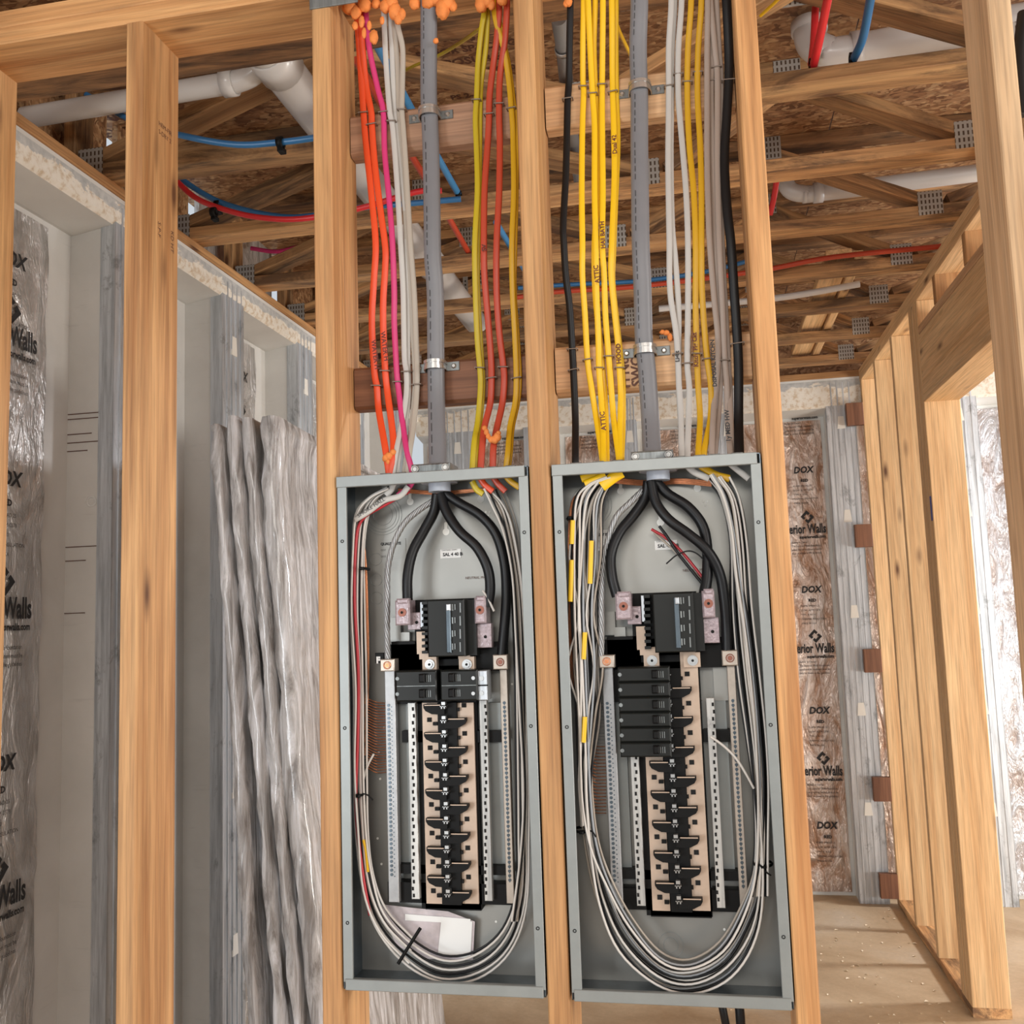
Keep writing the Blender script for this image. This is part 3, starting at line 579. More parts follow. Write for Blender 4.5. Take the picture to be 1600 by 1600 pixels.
# orange fire foam
def foam(label, blobs, yd=.05):
    mb = MB()
    for x, y, r, dz in blobs:
        p = at(x, y, 'y', yd); rr = r/620.
        mb.sph(p, rr, 1, .8, dz, 12, 8, .09)
    o = mb.build('fire_foam', M_FOAM); tag(o, label, 'foam', 'orange fire foam blobs')
foam('large orange foam mass around the left cables at the top plate', [(546, 12, 9, 1), (556, 20, 7, 1.3), (570, 8, 9, 1), (565, 34, 4, 2), (555, 40, 4, 1.4), (569, 52, 3, 2.5), (584, 58, 6, 1.6), (577, 40, 3, 2.2), (602, 10, 7, 1.3), (617, 18, 8, 1.4), (622, 30, 5, 1.4), (628, 22, 5, 1.5), (597, 32, 3, 1.8), (612, 4, 8, 1), (588, 6, 6, 1)])
foam('orange foam around the left feeder at the top plate', [(648, 6, 7, 1.1), (670, 3, 9, 1), (692, 14, 9, 1.5), (700, 4, 9, 1), (708, 10, 5, 1.3), (680, 0, 8, 1)])
foam('orange foam over the yellow cables at the top plate', [(752, 6, 8, 1.4), (762, 2, 8, 1), (768, 8, 5, 1.2), (785, 0, 7, 1)])
foam('small orange foam dab by the black cable at the top', [(888, 3, 5, 1.2), (884, 6, 3, 1.4)], .06)
foam('small round orange foam dot on the left feeder', [(681, 64, 3.6, 1)], .05)
foam('orange foam blob low on the two orange cables', [(603, 716, 4.5, 1.1), (608, 713, 5, 1), (614, 707, 4, 1), (607, 722, 3, 1.2)], .055)
foam('orange foam string bridging the two red cables', [(757, 669, 3.2, 1), (760, 675, 3, 1.3), (763, 682, 3, 1.3), (768, 687, 4, 1), (773, 687, 5, 1), (777, 683, 5, 1.1), (779, 677, 3, 1)], .055)
foam('orange foam smear on the lower stamped block', [(1035, 519, 3.5, .8), (1041, 520, 4, .8), (1047, 527, 3, 1.6)], .095)
# marker writing on cables (reads upward)
def mark(s, px, py, yd, size, mat, down=False, lean=0.):
    p = at(px, py, 'y', yd); o = text('cable_marking', s, size, p, (lean, 0, 1 if not down else -1), (-1 if not down else 1, 0, 0), mat, bold=.0004)
    return o
bpy.context.view_layer.update()
def onto(o, c): o.parent = c
onto(mark('WATER H', 580, 532, .078, .0135, M_INKR, True, -.0+.12), c1)
onto(mark('WATER H', 594.5, 519, .077, .0135, M_INKR, True, .12), c2)
onto(mark('SV', 760, 392, .070, .013, M_INKR, False), c3)
onto(mark('ATTIC', 947, 672, .058, .0125, M_INKR, False, -.05), ya)
onto(mark('ATTIC', 937, 442, .068, .0125, M_INKR, False, -.05), ya)
onto(mark('HAll BATH', 945.5, 388, .070, .0115, M_INKR, False), yc)
onto(mark('HOOD', 970.5, 568, .0885, .0125, M_INKR, False), yd)
onto(mark('Dual 42', 964, 240, .078, .012, M_INKR, False), yd)
onto(mark('Light', 1061.5, 565, .0885, .0105, M_INK, False), w1)
onto(mark('Kitch  Plg Ckt', 1091, 573, .084, .0115, M_INKR, False), yg)
onto(mark('DISPOSAL KITCHN', 1120, 604, .074, .0105, M_INK, False), ga)
onto(mark('1y MED HW', 1141.5, 690, .052, .0110, M_INK, False), gc)

# ------------------------------------------------------------------ pipes and tubing overhead
def pipe(name, label, cat_, pts, r, mat, group=None, n=6, parts=()):
    o = sweep(pts, 2*r, None, 14, n).build(name, mat) if not parts else None
    if parts:
        e = empty(name, pts[0]); bpy.context.view_layer.update(); pi = Matrix.Translation(-Vector(pts[0]))
        q = sweep(pts, 2*r, None, 16, n).build('pipe_run', mat); q.parent = e; q.matrix_parent_inverse = pi
        for nm, c, ax, rr, h, mm in parts:
            q = MB().cyl(c, ax, rr, h, 20, hollow=rr-r*.99).build(nm, mm); q.parent = e; q.matrix_parent_inverse = pi
        o = e
    return tag(o, label, cat_, group)
# big drain running away from the camera
pipe('drain_pipe', 'large white drain pipe running away between the trusses at upper left', 'pipe', [(-.375, .40, 1.215), (-.375, 1.2, 1.21), (-.375, 2.9, 1.20)], .057, M_PVC, parts=[('coupling', (-.375, .50, 1.2145), (0, 1, 0), .064, .10, M_PVC), ('coupling', (-.375, 2.0, 1.205), (0, 1, 0), .064, .09, M_PVC)])
text('pipe_print', 'PVC-DWV  ASTM D2665  4 IN', .03, (-.318, .78, 1.195), (0, 1, 0), (0, 0, 1), M_INK).parent = bpy.data.objects['drain_pipe']
bpy.data.objects['pipe_print'].matrix_parent_inverse = Matrix.Translation((.375, -.40, -1.215))
y_ = .60; z_ = at(330, 135, 'y', y_).z
pipe('branch_pipe', 'white branch pipe joining the large drain at upper left', 'pipe', [(-1.155, y_, z_-.012), (-.62, y_, z_), (-.50, y_, z_+.004), (-.445, y_, z_+.03), (-.43, y_, z_+.10)], .029, M_PVC, parts=[('coupling', (-.545, y_, z_+.001), (1, 0, .03), .036, .035, M_PVC)])
a = at(1405, 62, 'y', .97); b = at(1270, 70, 'y', .97)
pipe('drain_pipe', 'white drain pipe with an elbow at upper right', 'pipe', [(2.4, .98, a.z+.04), (1.5, .98, a.z+.01), (b.x+.09, .98, a.z-.01), (b.x+.035, .98, a.z+.0), (b.x, .985, a.z+.035), (b.x-.005, .99, a.z+.09)], .044, M_PVC, parts=[('coupling', (b.x+.10, .98, a.z-.008), (1, 0, .02), .050, .03, M_PVC), ('coupling', (b.x-.004, .99, a.z+.07), (0, 0, 1), .050, .03, M_PVC)])
a = at(1262, 303, 'y', 1.97)
pipe('drain_pipe', 'white pipe with a purple primed elbow behind the right trusses', 'pipe', [(2.4, 1.97, a.z+.02), (a.x+.1, 1.97, a.z), (a.x, 1.97, a.z), (a.x-.06, 1.97, a.z+.02), (a.x-.085, 1.97, a.z+.07)], .032, M_PVC, parts=[('coupling', (a.x+.02, 1.97, a.z), (1, 0, 0), .038, .035, M_PVC)])
a = at(1215, 462, 'y', 2.42); b = at(1345, 440, 'y', 2.42)
pipe('drain_pipe', 'thin white pipe strapped under the far trusses at right', 'pipe', [(a.x-.5, 2.45, a.z), (a.x, 2.45, a.z), (b.x, 2.45, b.z)], .014, M_PVC)
def tubing(label, mat, P, r, n=6): return pipe('water_tube', label, 'tube', P, r, mat, 'flexible water tubing', n)
tubing('dark blue tube crossing the upper left bay', M_PEXB, [at(135, 148, 'y', .68), at(160, 163, 'y', .67), at(215, 192, 'y', .61), at(290, 213, 'y', .55), at(370, 226, 'y', .57), at(440, 222, 'y', .58), at(500, 214, 'y', .58), at(540, 206, 'y', .58)], .0085)
tubing('lower dark blue tube curving above the red one at left', M_PEXB, [at(270, 270, 'y', 1.02), at(310, 298, 'y', 1.03), at(350, 318, 'y', 1.05), at(410, 334, 'y', 1.07), at(470, 339, 'y', 1.08), at(560, 325, 'y', 1.08), at(640, 318, 'y', 1.08), at(720, 311, 'y', 1.1)], .009)
tubing('bright red tube curving below the blue one at left', M_PEXR, [at(262, 268, 'y', 1.0), at(300, 305, 'y', 1.0), at(340, 324, 'y', 1.01), at(400, 339, 'y', 1.02), at(470, 342, 'y', 1.03), at(560, 326, 'y', 1.04), at(650, 300, 'y', 1.05), at(690, 298, 'y', 1.06)], .009)
tubing('magenta tube sagging between the far left trusses', M_MAG, [at(392, 388, 'y', 1.95), at(430, 393, 'y', 1.97), at(465, 386, 'y', 1.98), at(500, 376, 'y', 1.99)], .009)
tubing('light blue tube running back beside the left feeder', M_PEXB2, [(-.04, .40, 1.110), (-.045, .8, 1.105), (-.047, 1.22, 1.10)], .0105)
tubing('salmon red tube running back in the left bay', M_OR2, [(-.11, .45, 1.112), (-.12, .9, 1.107), (-.125, 1.3, 1.105), (-.135, 1.75, 1.10)], .0105)
tubing('light blue tube continuing back past the golden cables', M_PEXB2, [(.02, 1.5, 1.11), (.03, 1.9, 1.11), (.05, 2.3, 1.10)], .0105)
tubing('red tube stretching across the bays to the partition', M_OR2, [at(798, 466, 'y', 2.1), at(870, 456, 'y', 2.1), at(1000, 447, 'y', 2.1), at(1180, 424, 'y', 2.1), at(1300, 402, 'y', 2.1), at(1470, 385, 'y', 2.1)], .010)
tubing('dark blue tube above the long red tube in the right bay', M_PEXB, [at(810, 450, 'y', 2.1), at(900, 444, 'y', 2.1), at(1000, 439, 'y', 2.1), at(1100, 425, 'y', 2.1), at(1180, 405, 'y', 2.1)], .009)
tubing('bright red tube dropping in front of the right drain elbow', M_PEXR, [at(1310, -80, 'y', .40), at(1293, 0, 'y', .56), at(1283, 50, 'y', .65), at(1271, 103, 'y', .75)], .0105)
tubing('second bright red tube behind, dropping to the same clamp', M_PEXR, [at(1274, 12, 'y', .86), at(1272, 60, 'y', .84), at(1268, 100, 'y', .79)], .010)
tubing('blue tube dropping beside the right drain elbow', M_PEXB, [at(1366, -40, 'y', .45), at(1359, 5, 'y', .56), at(1348, 60, 'y', .68), at(1334, 92, 'y', .76)], .0105)
tubing('red tube glimpsed right of the right panel stud', M_PEXR, [at(1214, 280, 'y', 1.6), at(1209, 310, 'y', 1.65), at(1203, 335, 'y', 1.69)], .010)
def thin(label, mat, P, r=.004): return tag(sweep(P, 2*r, None, 8, 6).build('ceiling_wire', mat), label, 'wire', 'thin wires in the ceiling')
thin('thin yellow cable branching back above the left bay', M_YO, [at(757, 40, 'y', .12), at(720, 66, 'y', .35), at(683, 88, 'y', .5), at(630, 112, 'y', .75), at(596, 144, 'y', 1.1)])
thin('thin yellow cable branching behind the right feeder', M_YL, [at(958, 15, 'y', .12), at(966, 45, 'y', .2), at(984, 84, 'y', .35), at(1000, 120, 'y', .5)])
thin('thin yellow cable crossing at the top right of the stud', M_YL, [at(1188, 25, 'y', .6), at(1215, 0, 'y', .55), at(1240, -25, 'y', .5)])
thin('yellow wire strung above the left foundation wall', M_YO, [at(30, 175, 'y', .6), at(60, 195, 'y', .75), at(92, 222, 'y', .95), at(150, 255, 'y', 1.2), at(172, 268, 'y', 1.4)])
thin('yellow wire looping over the far left sill', M_YL, [at(440, 425, 'y', 2.6), at(470, 436, 'y', 2.8), at(500, 434, 'y', 3.0)])
o = sweep([at(873, 30, 'y', .5), at(880, 75, 'y', .6), at(885, 130, 'y', .8), at(893, 200, 'y', 1.1), at(905, 285, 'y', 1.6)], .038, None, 14, 6).build('conduit', M_ABS); tag(o, 'grey conduit running back behind the black cable', 'conduit')
a = at(880, 75, 'y', .6); o = MB().cyl(a-Vector((0, .006, .003)), (.03, 1, -.1), .0225, .014, 18, hollow=.003).build('conduit_clamp', M_SCREW); tag(o, 'shiny ring clamp around the grey conduit', 'clamp')
# black clips on tubing
for (x, y, d, lab) in ((339, 321, 1.045, 'black clip on the lower blue tube'), (333, 332, 1.0, 'black clip on the red tube at left'), (437, 223, .578, 'black clip on the upper blue tube'), (716, 306, 1.22, 'black clip holding the light blue tube'), (1268, 101, .755, 'black bracket at the foot of the red tubes'), (1331, 92, .765, 'black bracket at the foot of the right blue tube')):
    p = at(x, y, 'y', d); mb = MB().cyl(p-Vector((.006, 0, 0)), (1, 0, 0), .016, .016, 14, hollow=.006); mb.cbox(p.x-.006, p.x+.010, p.y-.006, p.y+.02, p.z-.024, p.z-.012)
    tag(mb.build('tube_clip', M_BLACK), lab, 'clip', 'black tube clips')
# hanger strap and steel post strap at the left rim
for (x, y, d, h, lab) in ((112, 150, .80, .16, 'perforated steel strap hanging by the left truss ends'), (727, 440, 2.55, .08, 'perforated strap holding the far pipe behind the left bay')):
    p = at(x, y, 'y', d); mb = MB().box(p.x-.012, p.x+.012, d, d+.0015, p.z-h, p.z+h*.3)
    o = mb.build('hanger_strap', M_STRAP); tag(o, lab, 'strap', 'perforated hanger straps'); mb = MB()
    zz = p.z-h+.01
    while zz < p.z+h*.3-.01: mb.cyl((p.x, d, zz), (0, -1, 0), .004, .0008, 8); zz += .018
    mb.build('punched_hole', M_HOLE, o)

# ------------------------------------------------------------------ plastic wrapped panels leaning at left
xs = [[(340, 665), (352, 830), (365, 1000), (378, 1200), (388, 1400), (403, 1600)], [(366, 652), (378, 830), (393, 1000), (410, 1200), (424, 1400), (442, 1600)],
      [(390, 655), (403, 830), (420, 1000), (434, 1200), (450, 1400), (470, 1600)], [(425, 652), (428, 800), (446, 1000), (460, 1200), (480, 1400), (503, 1600)]]
wl = ['leftmost plastic wrapped panel of the leaning bundle', 'second plastic wrapped panel from the left in the leaning bundle', 'third plastic wrapped panel, between its neighbours in the bundle', 'front plastic wrapped panel of the bundle, showing its broad face']
for k, pl in enumerate(xs):
    P = [at(x, y, 'y', .60) for x, y in pl]; d = (P[-1]-P[-2]).normalized(); P.append(P[-1]+d*((P[-1].z-FL-.01)/-d.z))
    Q = cat(P, 10); mb = MB(); V = []; rnd = random.Random(k); dep = .75+.05*k; th = .036 if k < 3 else .05
    sec = []
    for i in range(7): a = math.pi*i/6+math.pi; sec.append((math.cos(a)*.5, math.sin(a)*.022))     # rounded front edge
    for j in range(1, 9): sec.append((.5, dep*j/8))
    for j in range(8, 0, -1): sec.append((-.5, dep*j/8))
    ns = len(sec); ph = [rnd.uniform(0, 6) for _ in range(4)]
    for i, q in enumerate(Q):
        wob = 1+.32*mnoise.noise(Vector((i*.16, k*7.3, 0)))
        for s_, (u, dd) in enumerate(sec):
            pinch = .8 if i == 0 or i == len(Q)-1 else 1.
            n_ = .007*mnoise.noise(Vector((i*.35, s_*.7, k*5.))); top = -.05*dd/dep if i < 2 else 0.
            V.append((q.x+u*th*wob*pinch+n_+.012*dd*math.sin(i*.5+ph[2]), q.y+dd+n_, q.z+top))
    mb.add(V, [(i*ns+s_, i*ns+(s_+1) % ns, (i+1)*ns+(s_+1) % ns, (i+1)*ns+s_) for i in range(len(Q)-1) for s_ in range(ns)], True)
    mb.add(V[:ns], [tuple(range(ns-1, -1, -1))]); mb.add(V[-ns:], [tuple(range(ns))])
    tag(mb.build('wrapped_panel', M_FILM), wl[k], 'panel', 'plastic wrapped panels leaning in the left bay')

# ------------------------------------------------------------------ electrical panels
def bx(mb, x0, y0, x1, y1, yf, yb, off, ch=0.):
    xm, ym = (x0+x1)/2, (y0+y1)/2; L = at(x0, ym, 'y', yf).x; R = at(x1, ym, 'y', yf).x; T = at(xm, y0, 'y', yf).z; B = at(xm, y1, 'y', yf).z
    if ch: return mb.cbox(L+off.x, R+off.x, yf, yb, B+off.z, T+off.z, ch)
    return mb.box(L+off.x, R+off.x, yf, yb, B+off.z, T+off.z)
PW, PH, PD = .362, .913, .092; FLG = .0175
def build_panel(off, label, second):
    e = empty('breaker_panel', off); tag(e, label, 'electrical panel', 'open electrical panels'); bpy.context.view_layer.update()
    pi = Matrix.Translation(-off)
    def P_(o, par=None):
        if par: o.parent = par
        else: o.parent = e; o.matrix_parent_inverse = pi
        return o
    X, Z = off.x, off.z
    mb = MB(); mb.box(X, X+PW, PD-.0015, PD, Z-PH, Z)
    P_(mb.build('back_plate', M_PAN))
    mb = MB(); t = .0015
    mb.box(X, X+t, 0, PD, Z-PH, Z); mb.box(X+PW-t, X+PW, 0, PD, Z-PH, Z); mb.box(X, X+PW, 0, PD, Z-t, Z); mb.box(X, X+PW, 0, PD, Z-PH, Z-PH+t)
    P_(mb.build('box_side', M_BOXI))
    # front flanges, top and bottom lap over the sides
    for nm, (a, b, c, d) in (('side_flange', (0, FLG, -PH+.012, -.018)), ('side_flange', (PW-FLG, PW, -PH+.012, -.018))):
        m = MB().cbox(X+a, X+b, -.002, .004, Z+c, Z+d, .0008); P_(m.build(nm, M_BOXF))
    P_(MB().cbox(X-.001, X+PW-.006, -.004, .005, Z-.0195, Z+.001, .001).build('top_flange', M_BOXF)); P_(MB().cbox(X+.004, X+PW-.004, -.004, .005, Z-PH-.001, Z-PH+.018, .001).build('bottom_flange', M_BOXF))
    for fx in (.009, PW-.010):
        for fz in (-.12, -.46, -.80):
            P_(MB().cyl((X+fx, -.002, Z+fz), (0, -1, 0), .0032, .0008, 10, hollow=.0013).build('flange_hole', M_HOLE))
    # keyholes and knockouts in the back plate
    for kx, ky in ((641, 784), (697, 831), (751, 780)):
        p = at(kx, ky, 'y', .09); q = Vector((p.x+X, .0904, p.z+Z)); m = MB().cyl(q, (0, -1, 0), .0068, .0006, 16); m.box(q.x-.003, q.x+.003, .0893, .0902, q.z, q.z+.016); m.cyl((q.x, .0901, q.z+.016), (0, -1, 0), .003, .0006, 12)
        P_(m.build('keyhole', M_WHITEP))
    m = MB()
    for r_ in (.020, .028, .0335, .039):
        p = at(598, 805, 'y', .09); m.cyl((p.x+X, .0905, p.z+Z), (0, -1, 0), r_, .0007, 32, hollow=.0007)
    for (x_, z_) in ((.020, -.15), (.020, -.19), (.020, -.225)): m.cyl((X+x_+.022, .0905, Z+z_), (0, -1, 0), .012, .0007, 20, hollow=.0006)
    p = at(700, 1540, 'y', .09)
    m.cyl((p.x+X, .0905, Z-PH+.065), (0, -1, 0), .013, .0007, 20, hollow=.0008); m.cyl((p.x+X, .0905, Z-PH+.065), (0, -1, 0), .022, .0007, 20, hollow=.0006)
    tag(P_(m.build('knockout_ring', M_BOXF)), kind='stuff')
    m = MB()
    for (x_, y_) in ((600, 1137), (592, 1176), (594, 1217), (590, 1310), (596, 1350), (776, 1300), (775, 1440), (800, 1069), (759, 800), (765, 800), (762, 806)):
        p = at(x_, y_, 'y', .09); m.cyl((p.x+X, .0905, p.z+Z), (0, -1, 0), .0022, .0008, 8)
    tag(P_(m.build('punched_hole', M_WHITEP)), kind='stuff')
    # dark side pockets left and right of the interior
    # interior: black base
    m = MB()
    for r_ in ((604, 1005, 790, 1050), (648, 936, 742, 1030), (612, 1002, 660, 1100), (655, 1040, 748, 1420), (628, 1142, 665, 1160), (745, 1142, 785, 1160), (612, 1352, 800, 1366), (606, 1380, 800, 1412), (665, 1410, 752, 1422)): bx(m, *r_, .062, .088, off)
    P_(m.build('interior_base', M_BLACK))
    # neutral / ground bars
    def bar(r_, mat, yf, holes, dx, nm):
        m = MB(); bx(m, *r_, yf, yf+.016, off, .001); o = P_(m.build(nm, mat)); m = MB()
        L = at((r_[0]+r_[2])/2, (r_[1]+r_[3])/2, 'y', yf); 
        z0 = at((r_[0]+r_[2])/2, holes[0], 'y', yf).z; z1 = at((r_[0]+r_[2])/2, holes[1], 'y', yf).z; z = z0; k = 0
        while z > z1:
            m.cyl((L.x+X+dx, yf, z+Z), (0, -1, 0), .0028, .0012, 8); m.cyl((L.x+X-dx*.9, yf, z+Z-.003), (0, -1, 0), .0012, .0006, 6); z -= .0078; k += 1
        tag(P_(m.build('terminal_screw', M_BOXI)), kind='stuff'); return o
    bar((604, 1048, 620, 1410), M_ALU, .05, (1102, 1370), -.003, 'neutral_bar')
    bar((786, 1046, 798, 1412), M_ALUT, .055, (1098, 1375), .0, 'ground_bar')
    for r_ in ((640, 1098, 652, 1405), (753, 1094, 765, 1408)):
        m = MB(); bx(m, *r_, .05, .062, off, .0008); P_(m.build('mounting_rail', M_STRAP)); m = MB(); x_ = (r_[0]+r_[2])/2; y = r_[1]+7
        i = 0
        while y < r_[3]-6: bx(m, x_-2.5+(i % 2)*1.5, y, x_+.5+(i % 2)*1.5, y+5.5, .0492, .0502, off); y += 10.8; i += 1
        tag(P_(m.build('rail_slot', M_HOLE)), kind='stuff')
    for r_ in ((619, 1098, 640, 1350), (652, 1098, 660, 1400), (765, 1098, 786, 1350), (746, 1098, 753, 1400)):
        m = MB(); bx(m, *r_, .078, .0895, off); P_(m.build('pan_strip', M_BOXF))
    if second:
        for r_ in ((619, 1037, 640, 1098), (765, 1040, 786, 1098)):
            m = MB(); bx(m, *r_, .075, .0895, off); P_(m.build('pan_strip', M_PAN))
    # bus bars (tan) with square punched holes and the black centre with jaws
    ytop = 1098 if not second else 1050
    for (xa, xb, s) in ((662, 686, -1), (718, 742, 1)):
        m = MB(); yt = 1098 if (s < 0 or not second) else 1025; bx(m, xa+1, yt, xb+2, 1412, .056, .062, off); P_(m.build('bus_bar', M_TAN))
    bc = MB(); jaw = MB(); pl = MB(); hol = MB(); xc = at(700, 1250, 'y', .05).x; zr0 = at(700, 1101, 'y', .05).z
    bx(bc, 687, ytop, 717, 1414, .048, .064, off)
    sxm = 1/830.
    for k in range(-2 if second else 0, 14):
        z = zr0-.0254*k+Z; x = xc+X+.0; s = -1 if k % 2 == 0 else 1
        pts = [(x, z+.001), (x+s*33*sxm, z+.002), (x+s*33*sxm, z-.004), (x+s*30*sxm, z-.010), (x+s*20*sxm, z-.016), (x+s*12*sxm, z-.0165), (x, z-.0165)]
        if s < 0: pts = pts[::-1]
        if not (second and k < 4 and s < 0):
            P_(MB().prism(pts, .040, .052).build('insulator_fin', M_BLACK)); x0, x1 = sorted((x+s*6*sxm, x+s*31*sxm)); P_(MB().box(x0, x1, .0385, .041, z-.0005, z+.0012).build('insulator_edge', M_TAN))
        x0, x1 = sorted((x-s*24*sxm, x-s*31*sxm))
        if not (second and k < 4 and s > 0): hol.box(x0, x1, .0545, .0565, z-.006, z+.002)
        x0, x1 = sorted((x-s*14*sxm, x-s*21*sxm)); bc.box(x0, x1, .050, .0565, z-.006-.006, z-.006)
        jaw = MB(); jaw.box(x-.0055, x+.0055, .030, .045, z-.002, z-.0008); jaw.box(x-.0035, x+.0035, .033, .045, z+.001, z+.0065); jaw.box(x-.0035, x-.0015, .030, .045, z-.0055, z-.001); jaw.box(x+.0015, x+.0035, .030, .045, z-.0055, z-.001); P_(jaw.build('bus_jaw', M_SCREW))
    P_(bc.build('bus_insulator', M_BLACK)); tag(P_(hol.build('square_hole', M_HOLE)), kind='stuff')
    # bus straps up to the main breaker with bright screws
    for (x0, y0, x1, y1, poly) in ((660, 1026, 682, 1048, 0), (717, 1026, 741, 1048, 1)):
        m = MB(); bx(m, x0, y0, x1, y1, .045, .06, off); 
        if poly == 0: bx(m, 651, 987, 664, 1022, .048, .06, off); bx(m, 655, 1018, 680, 1030, .046, .06, off)
        else: bx(m, 716, 1018, 734, 1030, .046, .06, off)
        P_(m.build('bus_strap', M_TAN)); p = at((x0+x1)/2+1, 1038, 'y', .045)
        m = MB().cyl((p.x+X, .045, p.z+Z), (0, -1, 0), .0092, .003, 18).cyl((p.x+X, .042, p.z+Z), (0, -1, 0), .006, .003, 6); P_(m.build('bus_screw', M_SCREW)); P_(MB().cyl((p.x+X, .0389, p.z+Z), (0, -1, 0), .0024, .0007, 8).build('screw_recess', M_HOLE))
    # main breaker
    m = MB(); bx(m, 668, 937, 726, 1026, .006, .062, off, .002); o = P_(m.build('main_breaker', M_BLACK2))
    m = MB(); bx(m, 697, 944, 704, 1020, .001, .007, off, .001); P_(m.build('breaker_rib', M_BOXI)); m = MB(); bx(m, 697, 944, 703, 954, -.004, .006, off, .001); P_(m.build('breaker_toggle', M_GALV))
    m = MB()
    for i in range(4):
        yy = 944+i*20.5; bx(m, 706, yy, 708, yy+10, .004, .0065, off); bx(m, 710, yy, 711.5, yy+9, .004, .0065, off); bx(m, 718, yy-2, 720, yy+13, .004, .0065, off)
    tag(P_(m.build('breaker_glint', M_GALVD)), kind='stuff')
    m = MB()
    for i in range(9): bx(m, 659, 940+i*9.6, 668, 944.5+i*9.6, .03, .062, off)
    bx(m, 726, 937, 744, 1024, .03, .062, off); tag(P_(m.build('terminal_fins', M_BLACK2)), kind='stuff'); m = MB(); bx(m, 657, 941, 661, 980, .036, .05, off); P_(m.build('terminal_bar', M_GALV))
    # lugs
    for (a, b) in (((617, 938, 640, 977), (637, 957, 657, 984)), ((741, 934, 759, 974), (741, 974, 768, 1012))):
        m = MB(); bx(m, *a, .022, .06, off, .003); bx(m, a[0]+2, a[1]-3, a[2]-2, a[1]+6, .02, .05, off, .003); o = P_(m.build('lug_cover', M_CLEAR))
        m = MB(); bx(m, *b, .040, .06, off, .001); P_(m.build('lug_plate', M_CLEAR)); p = at((a[0]+a[2])/2, a[1]+19, 'y', .022); m = MB().cyl((p.x+X, .022, p.z+Z), (0, -1, 0), .0078, .002, 16).cyl((p.x+X, .020, p.z+Z), (0, -1, 0), .0045, .0006, 6).build('lug_screw', M_DKCU); P_(m); P_(MB().cyl((p.x+X, .0199, p.z+Z), (0, -1, 0), .0028, .0009, 6).build('hex_socket', M_HOLE))
        p = at((b[0]+b[2])/2+4, (b[1]+b[3])/2+2, 'y', .04); P_(MB().cyl((p.x+X, .04, p.z+Z), (0, -1, 0), .003, .0008, 10).build('plate_hole', M_HOLE))
    for (a, sc) in (((594, 1030, 616, 1049), M_COPPER), ((770, 1023, 793, 1046), M_DKCU)):
        m = MB(); bx(m, *a, .035, .062, off, .0015); P_(m.build('neutral_lug', M_ALUT)); p = at((a[0]+a[2])/2, (a[1]+a[3])/2, 'y', .035)
        P_(MB().cyl((p.x+X, .035, p.z+Z), (0, -1, 0), .0075, .0012, 16, hollow=.0018).cyl((p.x+X, .035, p.z+Z), (0, -1, 0), .0045, .001, 12).build('lug_screw', sc)); 
    if not second:
        m = MB(); bx(m, 586, 1020, 600, 1036, .055, .058, off, .001); P_(m.build('terminal_tag', M_BLACK)); p = at(588, 1036, 'y', .0545); P_(text('tag_letter', 'F', .016, (p.x+X, .0545, p.z+Z), (1, 0, 0), (0, 0, 1), M_STICK, bold=.001))
    # light metal supports behind the lugs
    m = MB(); bx(m, 608, 965, 626, 1000, .075, .088, off); bx(m, 624, 988, 640, 1012, .072, .086, off); P_(m.build('support_plate', M_PAN))
    # branch breakers
    def breaker(r_, poles, side):
        m = MB(); bx(m, *r_, .012, .055, off, .0025); o = m.build('circuit_breaker', M_BLACK2); P_(o)
        n = poles; h = (r_[3]-r_[1])/n; sl = MB()
        for i in range(n):
            t = MB(); scr = MB()
            y0 = r_[1]+i*h; tx = r_[2]-28 if side < 0 else r_[0]+12
            bx(t, tx, y0+h*.22, tx+9, y0+h*.78, .002, .014, off, .002)
            for q in (12, 15, 18): bx(sl, tx+q, y0+h*.28, tx+q+1., y0+h*.72, .0112, .0125, off)
            ex = r_[0]+5 if side < 0 else r_[2]-5; p = at(ex, y0+h*.5, 'y', .02); scr.cyl((p.x+X, .0125, p.z+Z), (0, -1, 0), .0034, .0012, 10)
            if i: bx(sl, r_[0]+2, y0-.5, r_[2]-2, y0+.5, .0112, .0125, off)
            t.build('toggle', M_BLACK).parent = o; scr.build('clamp_screw', M_SCREW if side > 0 else M_GALVD).parent = o
        tag(sl.build('face_groove', M_GALVD), kind='stuff').parent = o
        return o
    if not second:
        breaker((618, 1048, 682, 1096), 2, -1); breaker((688, 1047, 746, 1095), 2, 1)
        m = MB(); bx(m, 746, 1048, 761, 1094, .02, .055, off, .001); P_(m.build('breaker_lugs', M_GALV)); m = MB()
        for y in (1060, 1083):
            p = at(752, y, 'y', .02); m.cyl((p.x+X, .02, p.z+Z), (0, -1, 0), .0045, .0015, 12)
        P_(m.build('breaker_lug_screw', M_SCREW)); m = MB(); bx(m, 742, 1070, 762, 1072, .017, .021, off); P_(m.build('lug_divider', M_BLACK))
    else:
        for i in range(6):
            y0 = 1048+i*22.6; breaker((616+0.2*i, y0, 690, y0+21.8), 1, -1)
    # stickers
    p = at(594, 842, 'y', .0895); m = MB(); bx(m, 594, 842, 634, 873, .0893, .0897, off); lb = P_(m.build('rating_label', M_PAN if not second else M_STICK))
    for s, sz, dy_, nn in (('QUALITY SITE', .0095, 10, 1), ('QO7    1 - 6', .007, 19, 0), ('QO2    1 5 6', .007, 29, 0)):
        p = at(595, 842+dy_, 'y', .089); t_ = text('label_text', s, sz*.72, (p.x+X, .0888, p.z+Z), (1, 0, 0), (0, 0, 1), M_INK, bold=.0004 if nn else 0, sx=.95); P_(t_)
    m = MB(); bx(m, 688, 858, 720, 872, .0893, .0897, off); P_(m.build('part_label', M_STICK))
